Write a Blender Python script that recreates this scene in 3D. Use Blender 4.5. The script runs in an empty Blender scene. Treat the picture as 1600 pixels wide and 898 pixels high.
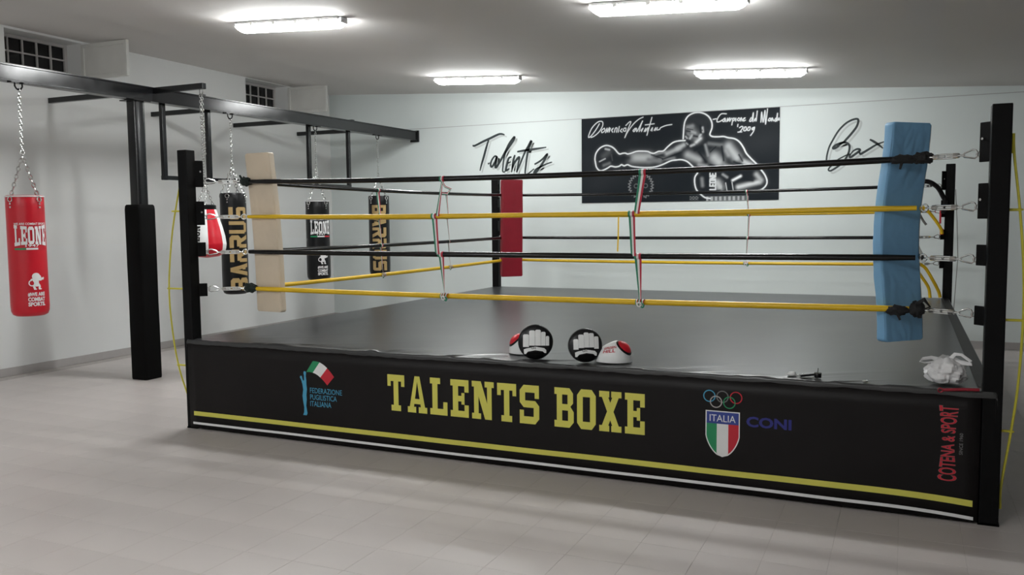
import bpy, bmesh, math, random
import numpy as np
from mathutils import Vector, Matrix, noise

random.seed(7)
PI = math.pi
scene = bpy.context.scene
COL = scene.collection

# ------------------------------------------------------------------ camera
cam_data = bpy.data.cameras.new('camera')
cam_data.sensor_fit = 'HORIZONTAL'
cam_data.sensor_width = 36.0
cam_data.lens = 1340.65 / 1600.0 * 36.0
cam_data.clip_start = 0.05
camera = bpy.data.objects.new('camera', cam_data)
COL.objects.link(camera)
cr = Vector((0.90906, 0.416552, -0.009658)); cu = Vector((-0.024141, 0.075796, 0.996831)); cf = Vector((-0.415964, 0.905947, -0.07896))
camera.matrix_world = Matrix(((cr.x, cu.x, -cf.x, 0.0), (cr.y, cu.y, -cf.y, 0.0), (cr.z, cu.z, -cf.z, 1.62), (0, 0, 0, 1)))
scene.camera = camera

# ------------------------------------------------------------------ world (night outside the small windows) and exposure
world = bpy.data.worlds.new('world'); scene.world = world
world.use_nodes = True
world.node_tree.nodes['Background'].inputs['Color'].default_value = (0.01, 0.012, 0.02, 1)
world.node_tree.nodes['Background'].inputs['Strength'].default_value = 0.3
scene.view_settings.view_transform = 'Standard'
scene.view_settings.look = 'None'
scene.view_settings.gamma = 1.0
scene.view_settings.use_curve_mapping = False
scene.view_settings.exposure = 0.40
LAMP_STRENGTH = 78.0
LAMP_COLOR = (0.965, 0.985, 0.98)

# ------------------------------------------------------------------ dimensions (metres)
XA, XB, Y0, Y1 = -5.046, 0.381, 5.0065, 10.5467      # inner faces of the ring posts
PW = 0.0925                                          # post width
ZP, ZT = 0.711, 2.179                                # canvas height, post height
INSET = 0.30                                         # corner where the ropes meet
ROPE_Z = (1.937, 1.662, 1.385, 1.095)
XW, YW = -8.701, 11.796                              # left and back wall
XR, YF = 8.2, -3.5                                   # right and front wall (out of view)
def ceil_z(x, y): return 3.244 - 0.057 * x - 0.004 * y
CEIL_ROT = math.atan(0.057)

# ------------------------------------------------------------------ helpers
BASE = {}
class MB:
    """collects faces of one mesh, in world coordinates"""
    def __init__(s): s.v = []; s.f = []; s.m = []
    def add(s, vs, fs, m=0):
        o = len(s.v); s.v += [tuple(p) for p in vs]
        s.f += [tuple(i + o for i in f) for f in fs]; s.m += [m] * len(fs)
    def box(s, a, b, m=0):
        x0, y0, z0 = a; x1, y1, z1 = b
        s.add([(x0,y0,z0),(x1,y0,z0),(x1,y1,z0),(x0,y1,z0),(x0,y0,z1),(x1,y0,z1),(x1,y1,z1),(x0,y1,z1)],
              [(0,3,2,1),(4,5,6,7),(0,1,5,4),(1,2,6,5),(2,3,7,6),(3,0,4,7)], m)
    def obox(s, c, ex, ey, ez, m=0):
        """box from centre and three half-extent vectors"""
        c = Vector(c); ex = Vector(ex); ey = Vector(ey); ez = Vector(ez)
        P = [c + a*ex + b*ey + d*ez for d in (-1,1) for a, b in ((-1,-1),(1,-1),(1,1),(-1,1))]
        s.add(P, [(0,3,2,1),(4,5,6,7),(0,1,5,4),(1,2,6,5),(2,3,7,6),(3,0,4,7)], m)
    def poly(s, pts, m=0): s.add(pts, [tuple(range(len(pts)))], m)
    def prism(s, pts, d, m=0):
        """extrude a polygon by vector d"""
        n = len(pts); d = Vector(d)
        A = [Vector(p) for p in pts]; B = [p + d for p in A]
        s.add(A + B, [tuple(range(n))[::-1], tuple(range(n, 2*n))] + [(i, (i+1) % n, n + (i+1) % n, n + i) for i in range(n)], m)
    def tube(s, pts, r, n=8, cap=True, m=0, closed=False, flat=1.0):
        pts = [Vector(p) for p in pts]; k = len(pts)
        rs = r if isinstance(r, (list, tuple)) else [r] * k
        ref = None; rings = []
        for i, p in enumerate(pts):
            if closed: t = pts[(i+1) % k] - pts[i-1]
            else: t = pts[min(i+1, k-1)] - pts[max(i-1, 0)]
            t.normalize()
            if ref is None: ref = Vector((0,0,1)) if abs(t.z) < .9 else Vector((1,0,0))
            u = ref - t * ref.dot(t)
            if u.length < 1e-5: u = t.orthogonal()
            u.normalize(); w = t.cross(u); ref = u
            rings.append([p + u * (math.cos(2*PI*j/n) * rs[i]) + w * (math.sin(2*PI*j/n) * rs[i] * flat) for j in range(n)])
        V = [q for R in rings for q in R]; F = []
        for i in range(k if closed else k - 1):
            a = i * n; b = ((i+1) % k) * n
            for j in range(n): F.append((a+j, a+(j+1) % n, b+(j+1) % n, b+j))
        if cap and not closed: F += [tuple(range(n))[::-1], tuple(range((k-1)*n, k*n))]
        s.add(V, F, m)
    def lathe(s, prof, n=32, c=(0,0,0), m=0, fm=None):
        k = len(prof); V = []; F = []; c = Vector(c)
        for r, z in prof:
            for j in range(n): V.append(c + Vector((max(r,1e-4)*math.cos(2*PI*j/n), max(r,1e-4)*math.sin(2*PI*j/n), z)))
        o = len(s.v)
        for i in range(k-1):
            for j in range(n): F.append((i*n+j, i*n+(j+1) % n, (i+1)*n+(j+1) % n, (i+1)*n+j))
        F += [tuple(range(n))[::-1], tuple(range((k-1)*n, k*n))]
        s.add(V, F, m)
        if fm:
            for q in range(len(F)):
                s.m[len(s.m) - len(F) + q] = fm(q // n if q < (k-1)*n else k-2, q % n)
    def torus(s, c, R, r, ax=(0,0,1), n=12, nr=6, up=None, ell=1.0, m=0):
        ax = Vector(ax).normalized()
        u = Vector(up).normalized() if up else ax.orthogonal().normalized()
        w = ax.cross(u); c = Vector(c)
        pts = [c + u*(math.cos(2*PI*i/n)*R*ell) + w*(math.sin(2*PI*i/n)*R) for i in range(n)]
        s.tube(pts, r, nr, closed=True, m=m)
    def chain(s, a, b, l=0.036, r=0.0035, w=0.011):
        a = Vector(a); b = Vector(b); d = b - a; L = d.length; k = max(2, int(L / (l*.78))); t = d.normalized()
        p = t.orthogonal().normalized(); q = t.cross(p)
        for i in range(k):
            c = a + d * ((i + .5) / k); ax = p if i % 2 else q
            s.torus(c, w, r, ax, n=8, nr=4, up=t, ell=l/2/w)
    def surf(s, fn, nu, nv, closed_u=False, m=0):
        V = [fn(i/(nu if closed_u else nu-1), j/(nv-1)) for j in range(nv) for i in range(nu)]
        F = []
        for j in range(nv-1):
            for i in range(nu if closed_u else nu-1):
                F.append((j*nu+i, j*nu+(i+1) % nu, (j+1)*nu+(i+1) % nu, (j+1)*nu+i))
        s.add(V, F, m)
        return F
    def build(s, name, mats, parent=None, smooth=False, bevel=0, angle=40):
        if parent is not None and parent.name.startswith('skirt_panel'):      # print follows the slightly wavy cloth
            s.v = [(p[0], p[1] + skirt_wave(p[0], p[2]), p[2]) for p in s.v]
        b = BASE.get(parent.name, Vector((0,0,0))) if parent else Vector((0,0,0))
        me = bpy.data.meshes.new(name)
        me.from_pydata([(p[0]-b.x, p[1]-b.y, p[2]-b.z) for p in s.v], [], s.f)
        mats = mats if isinstance(mats, (list, tuple)) else [mats]
        for mt in mats: me.materials.append(mt)
        if len(mats) > 1: me.polygons.foreach_set('material_index', s.m)
        me.update()
        if smooth:
            me.polygons.foreach_set('use_smooth', [True] * len(me.polygons))
            me.set_sharp_from_angle(angle=math.radians(angle))
        o = bpy.data.objects.new(name, me); COL.objects.link(o)
        if parent: o.parent = parent; BASE[o.name] = b
        if bevel:
            bm_ = o.modifiers.new('bevel', 'BEVEL'); bm_.width = bevel; bm_.segments = 2; bm_.limit_method = 'ANGLE'
        return o

def tag(o, label, cat, group=None, kind=None):
    o['label'] = label; o['category'] = cat
    if group: o['group'] = group
    if kind: o['kind'] = kind
    return o
def thing(name, label, cat, loc, group=None):
    o = bpy.data.objects.new(name, None); COL.objects.link(o); o.location = loc; o.empty_display_size = .1
    BASE[o.name] = Vector(loc)
    return tag(o, label, cat, group)
def struct(o):
    o['kind'] = 'structure'; return o
def origin_to(o, p):
    """move a top-level mesh's origin to its base point"""
    p = Vector(p); o.data.transform(Matrix.Translation(-p)); o.location = p; return o
def copy_tree(o, parent=None):
    c = o.copy(); COL.objects.link(c); c.parent = parent
    for ch in list(o.children): copy_tree(ch, c)
    return c

# ------------------------------------------------------------------ materials
def mat(name, col, rough=0.5, metal=0.0, var=0.0, vscale=6.0, bump=0.0, bscale=60.0, spec=0.5, rvar=0.0, coat=0.0, emit=None, strength=0.0, detail=4.0):
    m = bpy.data.materials.new(name); m.use_nodes = True
    nt = m.node_tree; N = nt.nodes; L = nt.links; b = N['Principled BSDF']
    b.inputs['Base Color'].default_value = (*col, 1); b.inputs['Roughness'].default_value = rough
    b.inputs['Metallic'].default_value = metal; b.inputs['Specular IOR Level'].default_value = spec
    b.inputs['Coat Weight'].default_value = coat
    tc = N.new('ShaderNodeTexCoord')
    if var or rvar:
        nz = N.new('ShaderNodeTexNoise'); nz.inputs['Scale'].default_value = vscale; nz.inputs['Detail'].default_value = detail
        L.new(tc.outputs['Object'], nz.inputs['Vector'])
    if var:
        r = N.new('ShaderNodeValToRGB'); lo = [max(0, c*(1-var)) for c in col]; hi = [min(1, c*(1+var)) for c in col]
        r.color_ramp.elements[0].position = .3; r.color_ramp.elements[1].position = .7
        r.color_ramp.elements[0].color = (*lo, 1); r.color_ramp.elements[1].color = (*hi, 1)
        L.new(nz.outputs['Fac'], r.inputs['Fac']); L.new(r.outputs['Color'], b.inputs['Base Color'])
    if rvar:
        mr = N.new('ShaderNodeMapRange'); mr.inputs['To Min'].default_value = max(0, rough-rvar); mr.inputs['To Max'].default_value = min(1, rough+rvar)
        L.new(nz.outputs['Fac'], mr.inputs['Value']); L.new(mr.outputs['Result'], b.inputs['Roughness'])
    if bump:
        nb = N.new('ShaderNodeTexNoise'); nb.inputs['Scale'].default_value = bscale; nb.inputs['Detail'].default_value = 3
        bp = N.new('ShaderNodeBump'); bp.inputs['Strength'].default_value = bump; bp.inputs['Distance'].default_value = .01
        L.new(tc.outputs['Object'], nb.inputs['Vector']); L.new(nb.outputs['Fac'], bp.inputs['Height']); L.new(bp.outputs['Normal'], b.inputs['Normal'])
    if emit:
        b.inputs['Emission Color'].default_value = (*emit, 1); b.inputs['Emission Strength'].default_value = strength
    return m
M_wall_b = mat('back_wall_paint', (0.66, 0.715, 0.705), .6, var=.02, vscale=1.2, bump=.05, bscale=90)
M_wall = mat('wall_paint', (0.745, 0.755, 0.745), .6, var=.02, vscale=1.2, bump=.05, bscale=90)
M_dado_b = mat('back_dado_paint', (0.665, 0.72, 0.71), .42, var=.02, vscale=1.2, bump=.04, bscale=60)
M_dado = mat('dado_paint', (0.745, 0.76, 0.755), .42, var=.02, vscale=1.2, bump=.04, bscale=60)
M_ceil = mat('ceiling_paint', (0.66, 0.64, 0.62), .8, var=.025, vscale=.8, bump=.05, bscale=70)
M_tile = mat('floor_tile', (0.535, 0.495, 0.475), .42, var=.05, vscale=1.6, rvar=.06)
M_grout = mat('grout', (0.43, 0.40, 0.38), .85, var=.1, vscale=20)
M_skirting = mat('skirting_tile', (0.40, 0.38, 0.37), .4, var=.05)
M_canvas = mat('canvas_vinyl', (0.030, 0.031, 0.032), .31, rvar=.02, vscale=2.0, bump=.012, bscale=10, spec=.6)
M_skirt = mat('skirt_vinyl', (0.0075, 0.0062, 0.0064), .45, var=.15, vscale=3, bump=.03, bscale=9, spec=.2)
M_black = mat('black_steel', (0.0035, 0.0035, 0.0038), .5, var=.2, vscale=9, spec=.12)
M_gloss = mat('gloss_black_steel', (0.006, 0.0065, 0.0075), .18, rvar=.05, vscale=14, bump=.05, bscale=7, spec=.45)
M_rope_b = mat('black_rope_cover', (0.004, 0.004, 0.0045), .18, bump=.03, bscale=40, spec=.35)
M_rope_y = mat('yellow_rope_cover', (0.78, 0.50, 0.012), .35, var=.06, vscale=5, bump=.06, bscale=40)
M_chrome = mat('zinc_steel', (0.72, 0.73, 0.72), .22, 1.0, rvar=.08, vscale=60)
M_blue = mat('blue_vinyl', (0.20, 0.43, 0.68), .5, var=.06, vscale=7, bump=.12, bscale=26)
M_cream = mat('cream_vinyl', (0.66, 0.56, 0.43), .5, var=.04, vscale=7, bump=.08, bscale=26)
M_redpad = mat('red_pad_vinyl', (0.27, 0.004, 0.018), .45, var=.06, vscale=7, bump=.08, bscale=26)
M_piping = mat('worn_piping', (0.42, 0.40, 0.38), .6, var=.2, vscale=40)
M_cloth = mat('dark_green_cloth', (0.012, 0.022, 0.018), .85, var=.3, vscale=30, bump=.3, bscale=90)
M_blackcloth = mat('black_cloth', (0.012, 0.012, 0.013), .85, var=.3, vscale=30, bump=.3, bscale=90)
M_red = mat('red_leatherette', (0.56, 0.006, 0.02), .35, var=.05, vscale=5, bump=.06, bscale=40)
M_blk = mat('black_leatherette', (0.005, 0.0055, 0.0065), .33, var=.2, vscale=5, bump=.06, bscale=40, spec=.3)
M_white = mat('white_leatherette', (0.88, 0.90, 0.90), .45, var=.03, vscale=9, bump=.05, bscale=40)
M_wprint = mat('white_print', (0.82, 0.82, 0.82), .5, var=.02)
M_gold = mat('gold_print', (0.42, 0.29, 0.12), .45, var=.06, vscale=20)
M_kprint = mat('black_print', (0.012, 0.012, 0.012), .5, var=.1, spec=.2)
M_yprint = mat('yellow_print', (0.68, 0.64, 0.11), .5, var=.04, vscale=4)
M_bprint = mat('light_blue_print', (0.06, 0.33, 0.52), .5, var=.04)
M_navy = mat('navy_print', (0.014, 0.018, 0.19), .5, var=.05)
M_shieldblue = mat('shield_blue_print', (0.025, 0.05, 0.27), .5, var=.04)
M_green = mat('green_print', (0.01, 0.26, 0.10), .5, var=.04)
M_rprint = mat('red_print', (0.55, 0.012, 0.03), .5, var=.04)
M_grey = mat('grey_print', (0.16, 0.16, 0.16), .5, var=.04)
M_rib_g = mat('ribbon_green', (0.015, 0.22, 0.12), .55, var=.06)
M_rib_w = mat('ribbon_white', (0.78, 0.78, 0.76), .55, var=.03)
M_rib_r = mat('ribbon_red', (0.45, 0.012, 0.04), .55, var=.06)
M_cord = mat('yellow_cord', (0.62, 0.56, 0.05), .5, var=.06)
M_wire = mat('grey_wire', (0.18, 0.18, 0.17), .5, var=.06)
M_pad = mat('black_column_pad', (0.003, 0.003, 0.003), .6, var=.2, bump=.06, bscale=30, spec=.08)
M_brush = mat('black_brush_paint', (0.018, 0.028, 0.03), .6, var=.15, vscale=9)
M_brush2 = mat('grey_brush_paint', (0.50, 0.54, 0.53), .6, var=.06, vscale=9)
M_seam = mat('wall_joint', (0.42, 0.43, 0.43), .8, var=.05)
M_winframe = mat('window_frame_paint', (0.50, 0.48, 0.47), .5, var=.05)
M_sash = mat('sash_paint', (0.62, 0.62, 0.59), .5, var=.03)
M_glass = mat('dark_night_glass', (0.004, 0.004, 0.005), .12)
M_tray = mat('lamp_tray', (0.45, 0.45, 0.45), .45, var=.03)
M_diff = mat('lamp_diffuser', (0.9, 0.9, 0.9), .4, emit=LAMP_COLOR, strength=LAMP_STRENGTH)
M_diff2 = mat('dimmed_lamp_diffuser', (0.9, 0.9, 0.9), .4, emit=LAMP_COLOR, strength=LAMP_STRENGTH*.68)
M_diff3 = mat('added_lamp_diffuser', (0.9, 0.9, 0.9), .4, emit=LAMP_COLOR, strength=LAMP_STRENGTH*1.25)
M_cap = mat('lamp_end_cap', (0.5, 0.5, 0.5), .45, var=.03)
M_brass = mat('key_metal', (0.45, 0.44, 0.40), .3, 1.0, rvar=.05)
M_plastic = mat('thin_white_plastic', (0.80, 0.80, 0.81), .4, var=.04, vscale=14, bump=.2, bscale=30)
nt = M_plastic.node_tree; nt.nodes['Principled BSDF'].inputs['Transmission Weight'].default_value = 0.0

# ------------------------------------------------------------------ flat lettering: 2-D polygons -> any surface
def font_polys(body, bold=0.0, shear=0.0):
    """built-in font as triangles/polygons, scaled to height 1 from z=0, x from 0"""
    cu_ = bpy.data.curves.new('t', 'FONT'); cu_.body = body; cu_.offset = bold; cu_.shear = shear; cu_.resolution_u = 3
    ob = bpy.data.objects.new('t', cu_); COL.objects.link(ob)
    dg = bpy.context.evaluated_depsgraph_get(); dg.update()
    me = bpy.data.meshes.new_from_object(ob.evaluated_get(dg))
    V = [(v.co.x, v.co.y) for v in me.vertices]; F = [tuple(p.vertices) for p in me.polygons]
    bpy.data.objects.remove(ob); bpy.data.curves.remove(cu_); bpy.data.meshes.remove(me)
    x0 = min(v[0] for v in V); x1 = max(v[0] for v in V); y0 = min(v[1] for v in V); y1 = max(v[1] for v in V)
    h = y1 - y0
    return [[((V[i][0]-x0)/h, (V[i][1]-y0)/h) for i in f] for f in F], (x1-x0)/h
def R_(x0, z0, x1, z1): return [(x0, z0), (x1, z0), (x1, z1), (x0, z1)]
SLAB = {
 'T': (.78, [R_(.28,0,.50,1), R_(0,.82,.78,1), R_(0,.68,.15,.82), R_(.63,.68,.78,.82), R_(.17,0,.61,.16)]),
 'A': (.88, [[(.08,.1),(.27,.1),(.47,.98),(.33,1)], [(.80,.1),(.61,.1),(.41,.98),(.55,1)], R_(.22,.24,.66,.38), [(.29,.86),(.59,.86),(.55,1),(.33,1)], R_(0,0,.38,.16), R_(.50,0,.88,.16)]),
 'L': (.76, [R_(.10,0,.33,1), R_(0,.84,.45,1), R_(0,0,.76,.17), R_(.58,.17,.76,.36)]),
 'E': (.78, [R_(.10,0,.33,1), R_(0,.83,.78,1), R_(.60,.67,.78,.83), R_(.33,.42,.60,.57), R_(.47,.34,.60,.65), R_(0,0,.78,.17), R_(.60,.17,.78,.33)]),
 'N': (.92, [R_(.09,0,.28,1), R_(0,0,.38,.15), R_(0,.85,.28,1), [(.10,1),(.38,1),(.83,0),(.55,0)], R_(.64,0,.83,1), R_(.54,.85,.92,1)]),
 'S': (.78, [[(.16,.81),(.60,.81),(.60,1),(.16,1)], [(0,.55),(.22,.50),(.22,.86),(.16,1),(0,.86)], [(0,.55),(.16,.42),(.62,.42),(.62,.60),(.16,.60)], [(.56,.14),(.62,0),(.78,.14),(.78,.47),(.62,.60),(.56,.5)], R_(.16,0,.62,.19), R_(0,0,.17,.35), R_(.60,.66,.77,1)]),
 'B': (.82, [R_(.10,0,.33,1), R_(0,.83,.64,1), R_(.3,.43,.66,.59), R_(0,0,.64,.17), [(.56,.52),(.66,.52),(.79,.62),(.79,.87),(.64,1),(.56,.9)], [(.58,.1),(.64,0),(.82,.14),(.82,.40),(.66,.55),(.58,.5)]]),
 'O': (.78, [[(.17,0),(.61,0),(.54,.19),(.24,.19)], [(.61,0),(.78,.15),(.78,.85),(.61,1),(.54,.81),(.54,.19)], [(.61,1),(.17,1),(.24,.81),(.54,.81)], [(.17,1),(0,.85),(0,.15),(.17,0),(.24,.19),(.24,.81)]]),
 'X': (.90, [[(.05,.05),(.31,.05),(.85,.95),(.59,.95)], [(.85,.05),(.59,.05),(.05,.95),(.31,.95)], R_(0,0,.41,.15), R_(.49,0,.90,.15), R_(0,.85,.41,1), R_(.49,.85,.90,1)]),
}
def slab_word(word, gap=.14):
    out = []; x = 0
    for ch in word:
        w, P = SLAB[ch]; out.append((x, w, [[(x+a, b) for a, b in p] for p in P])); x += w + gap
    return out, x - gap
def stroke_polys(pts, w, taper=True):
    """2-D ribbon quads for a brush stroke (Catmull-Rom smoothed)"""
    P = [Vector(p) for p in pts]
    if len(P) > 2:
        Q = []
        E = [P[0]*2-P[1]] + P + [P[-1]*2-P[-2]]
        for i in range(1, len(E)-2):
            for k in range(5):
                t = k/5; a, b, c, d = E[i-1], E[i], E[i+1], E[i+2]
                Q.append(.5*((2*b) + (c-a)*t + (2*a-5*b+4*c-d)*t*t + (3*b-a-3*c+d)*t**3))
        Q.append(P[-1]); P = Q
    n = len(P); out = []; Lf = []; Rt = []
    for i, p in enumerate(P):
        t = P[min(i+1, n-1)] - P[max(i-1, 0)]
        if t.length < 1e-6: t = Vector((1, 0))
        t.normalize(); nn = Vector((-t.y, t.x)); u = i/(n-1)
        h = w/2 * ((.45 + .75*math.sin(PI*min(1, .15+u*.8))) if taper else 1)
        Lf.append(p + nn*h); Rt.append(p - nn*h)
    for i in range(n-1): out.append([tuple(Lf[i]), tuple(Rt[i]), tuple(Rt[i+1]), tuple(Lf[i+1])])
    return out
def on_plane(polys, y, sx=1, sz=1, ox=0, oz=0, rot=0):
    """polygons on a wall facing the viewer (plane y = const)"""
    c, s_ = math.cos(rot), math.sin(rot); mb = MB()
    for p in polys:
        q = [(a*sx, b*sz) for a, b in p]
        q = [(ox + a*c - b*s_, y, oz + a*s_ + b*c) for a, b in q]
        ar = sum(q[i][0]*q[(i+1) % len(q)][2] - q[(i+1) % len(q)][0]*q[i][2] for i in range(len(q)))
        mb.poly(q if ar > 0 else q[::-1])
    return mb
def on_cyl(polys, c, R, a0, z0, sx, sz, rot=0, rfun=None):
    """wrap polygons round a vertical cylinder, cut fine enough to follow it"""
    bm = bmesh.new(); cs, sn = math.cos(rot), math.sin(rot)
    for p in polys:
        q = [(a*sx, b*sz) for a, b in p]; q = [(a*cs - b*sn, a*sn + b*cs) for a, b in q]
        ar = sum(q[i][0]*q[(i+1) % len(q)][1] - q[(i+1) % len(q)][0]*q[i][1] for i in range(len(q)))
        if ar < 0: q = q[::-1]
        try: bm.faces.new([bm.verts.new((a, b, 0)) for a, b in q])
        except ValueError: pass
    bmesh.ops.triangulate(bm, faces=bm.faces[:])
    for _ in range(4):
        es = [e for e in bm.edges if e.calc_length() > .03]
        if not es: break
        bmesh.ops.subdivide_edges(bm, edges=es, cuts=1); bmesh.ops.triangulate(bm, faces=bm.faces[:])
    mb = MB(); bm.verts.index_update(); V = []
    for v in bm.verts:
        z = z0 + v.co.y; r = (rfun(z) if rfun else R) + .0025; a = a0 + v.co.x / R
        V.append((c[0] + r*math.cos(a), c[1] + r*math.sin(a), z))
    mb.add(V, [tuple(v.index for v in f.verts) for f in bm.faces]); bm.free()
    return mb

TALENTS_STROKES = [[(-6.055, 2.756), (-6.017, 2.748), (-5.874, 2.804), (-5.765, 2.843), (-5.656, 2.885), (-5.592, 2.903), (-5.539, 2.897), (-5.512, 2.883)], [(-5.781, 2.824), (-5.82, 2.715), (-5.866, 2.572), (-5.906, 2.458), (-5.934, 2.366)], [(-5.797, 2.461), (-5.769, 2.48)], [(-5.644, 2.571), (-5.682, 2.575), (-5.725, 2.528), (-5.75, 2.471), (-5.746, 2.423), (-5.716, 2.432), (-5.672, 2.497), (-5.644, 2.573), (-5.656, 2.506), (-5.673, 2.43), (-5.657, 2.41), (-5.586, 2.504), (-5.51, 2.625), (-5.434, 2.756), (-5.354, 2.847), (-5.365, 2.8), (-5.435, 2.708), (-5.499, 2.625), (-5.527, 2.54), (-5.544, 2.426), (-5.55, 2.349), (-5.524, 2.334), (-5.497, 2.362)], [(-5.402, 2.554), (-5.447, 2.537), (-5.474, 2.462), (-5.497, 2.362), (-5.459, 2.37), (-5.438, 2.384)], [(-5.469, 2.461), (-5.416, 2.483)], [(-5.346, 2.581), (-5.373, 2.496), (-5.402, 2.325)], [(-5.396, 2.373), (-5.353, 2.467), (-5.299, 2.531), (-5.273, 2.54), (-5.289, 2.464), (-5.322, 2.323)], [(-5.322, 2.323), (-5.258, 2.454), (-5.183, 2.612), (-5.12, 2.713), (-5.078, 2.777), (-5.089, 2.731), (-5.126, 2.657), (-5.142, 2.582), (-5.164, 2.45), (-5.181, 2.299), (-5.145, 2.291), (-5.035, 2.366)], [(-5.309, 2.627), (-5.183, 2.642), (-5.079, 2.65), (-4.955, 2.661), (-4.838, 2.673)], [(-5.029, 2.431), (-4.947, 2.471), (-4.885, 2.515), (-4.823, 2.574), (-4.864, 2.496), (-4.927, 2.404), (-4.989, 2.331), (-5.025, 2.295), (-5.035, 2.314), (-4.999, 2.36), (-4.927, 2.395), (-4.824, 2.434), (-4.748, 2.454)]]

BOX_STROKES = [[(-0.954, 2.332), (-0.947, 2.404), (-0.923, 2.503), (-0.881, 2.591), (-0.815, 2.705), (-0.74, 2.786), (-0.674, 2.827), (-0.615, 2.844), (-0.586, 2.836), (-0.583, 2.8), (-0.605, 2.739), (-0.662, 2.661), (-0.72, 2.593), (-0.749, 2.56), (-0.795, 2.547), (-0.846, 2.526), (-0.875, 2.496), (-0.862, 2.484), (-0.82, 2.507), (-0.787, 2.542), (-0.744, 2.558), (-0.702, 2.542), (-0.68, 2.51), (-0.683, 2.447), (-0.707, 2.377), (-0.756, 2.306), (-0.815, 2.254), (-0.874, 2.216), (-0.908, 2.203), (-0.926, 2.217), (-0.914, 2.244), (-0.867, 2.292), (-0.817, 2.34), (-0.749, 2.378), (-0.699, 2.401), (-0.665, 2.406)], [(-0.665, 2.406), (-0.677, 2.38), (-0.664, 2.366), (-0.615, 2.4), (-0.565, 2.438), (-0.557, 2.46), (-0.591, 2.466), (-0.632, 2.445), (-0.665, 2.406)], [(-0.565, 2.438), (-0.552, 2.406), (-0.531, 2.41), (-0.449, 2.46), (-0.367, 2.51), (-0.278, 2.544)], [(-0.443, 2.58), (-0.401, 2.555), (-0.343, 2.513), (-0.288, 2.462)]]

MURAL_OUTLINES = [[(0.21, 0.568), (0.202, 0.631), (0.219, 0.709), (0.277, 0.777), (0.36, 0.81), (0.434, 0.797), (0.492, 0.76), (0.541, 0.704), (0.573, 0.682), (0.614, 0.69), (0.654, 0.691), (0.687, 0.678), (0.735, 0.685), (0.815, 0.708), (0.895, 0.709), (0.975, 0.701), (1.022, 0.68), (1.069, 0.672), (1.132, 0.695), (1.202, 0.7), (1.257, 0.75), (1.334, 0.807), (1.41, 0.826), (1.502, 0.828)], [(0.21, 0.568), (0.227, 0.505), (0.277, 0.456), (0.343, 0.469), (0.401, 0.496), (0.442, 0.516), (0.508, 0.503), (0.565, 0.512), (0.598, 0.531), (0.638, 0.514), (0.687, 0.528), (0.751, 0.502), (0.88, 0.483), (1.007, 0.478), (1.101, 0.487), (1.195, 0.515), (1.304, 0.559), (1.381, 0.568), (1.458, 0.569), (1.531, 0.543), (1.593, 0.489), (1.639, 0.442), (1.677, 0.381)], [(1.476, 0.853), (1.48, 0.928), (1.486, 1.018), (1.501, 1.091), (1.543, 1.156), (1.618, 1.192), (1.693, 1.196), (1.768, 1.173), (1.828, 1.125), (1.863, 1.056), (1.867, 0.983), (1.845, 0.917), (1.842, 0.888), (1.875, 0.864), (1.949, 0.857), (2.023, 0.857), (2.082, 0.839), (2.169, 0.82), (2.235, 0.774), (2.287, 0.698), (2.323, 0.624), (2.374, 0.563), (2.432, 0.503), (2.476, 0.458), (2.519, 0.398), (2.57, 0.324), (2.596, 0.251), (2.586, 0.193), (2.537, 0.143), (2.466, 0.123), (2.308, 0.119)], [(1.677, 0.381), (1.64, 0.322), (1.64, 0.232), (1.663, 0.156), (1.702, 0.11), (1.777, 0.048), (1.853, 0.032)]]

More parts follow.
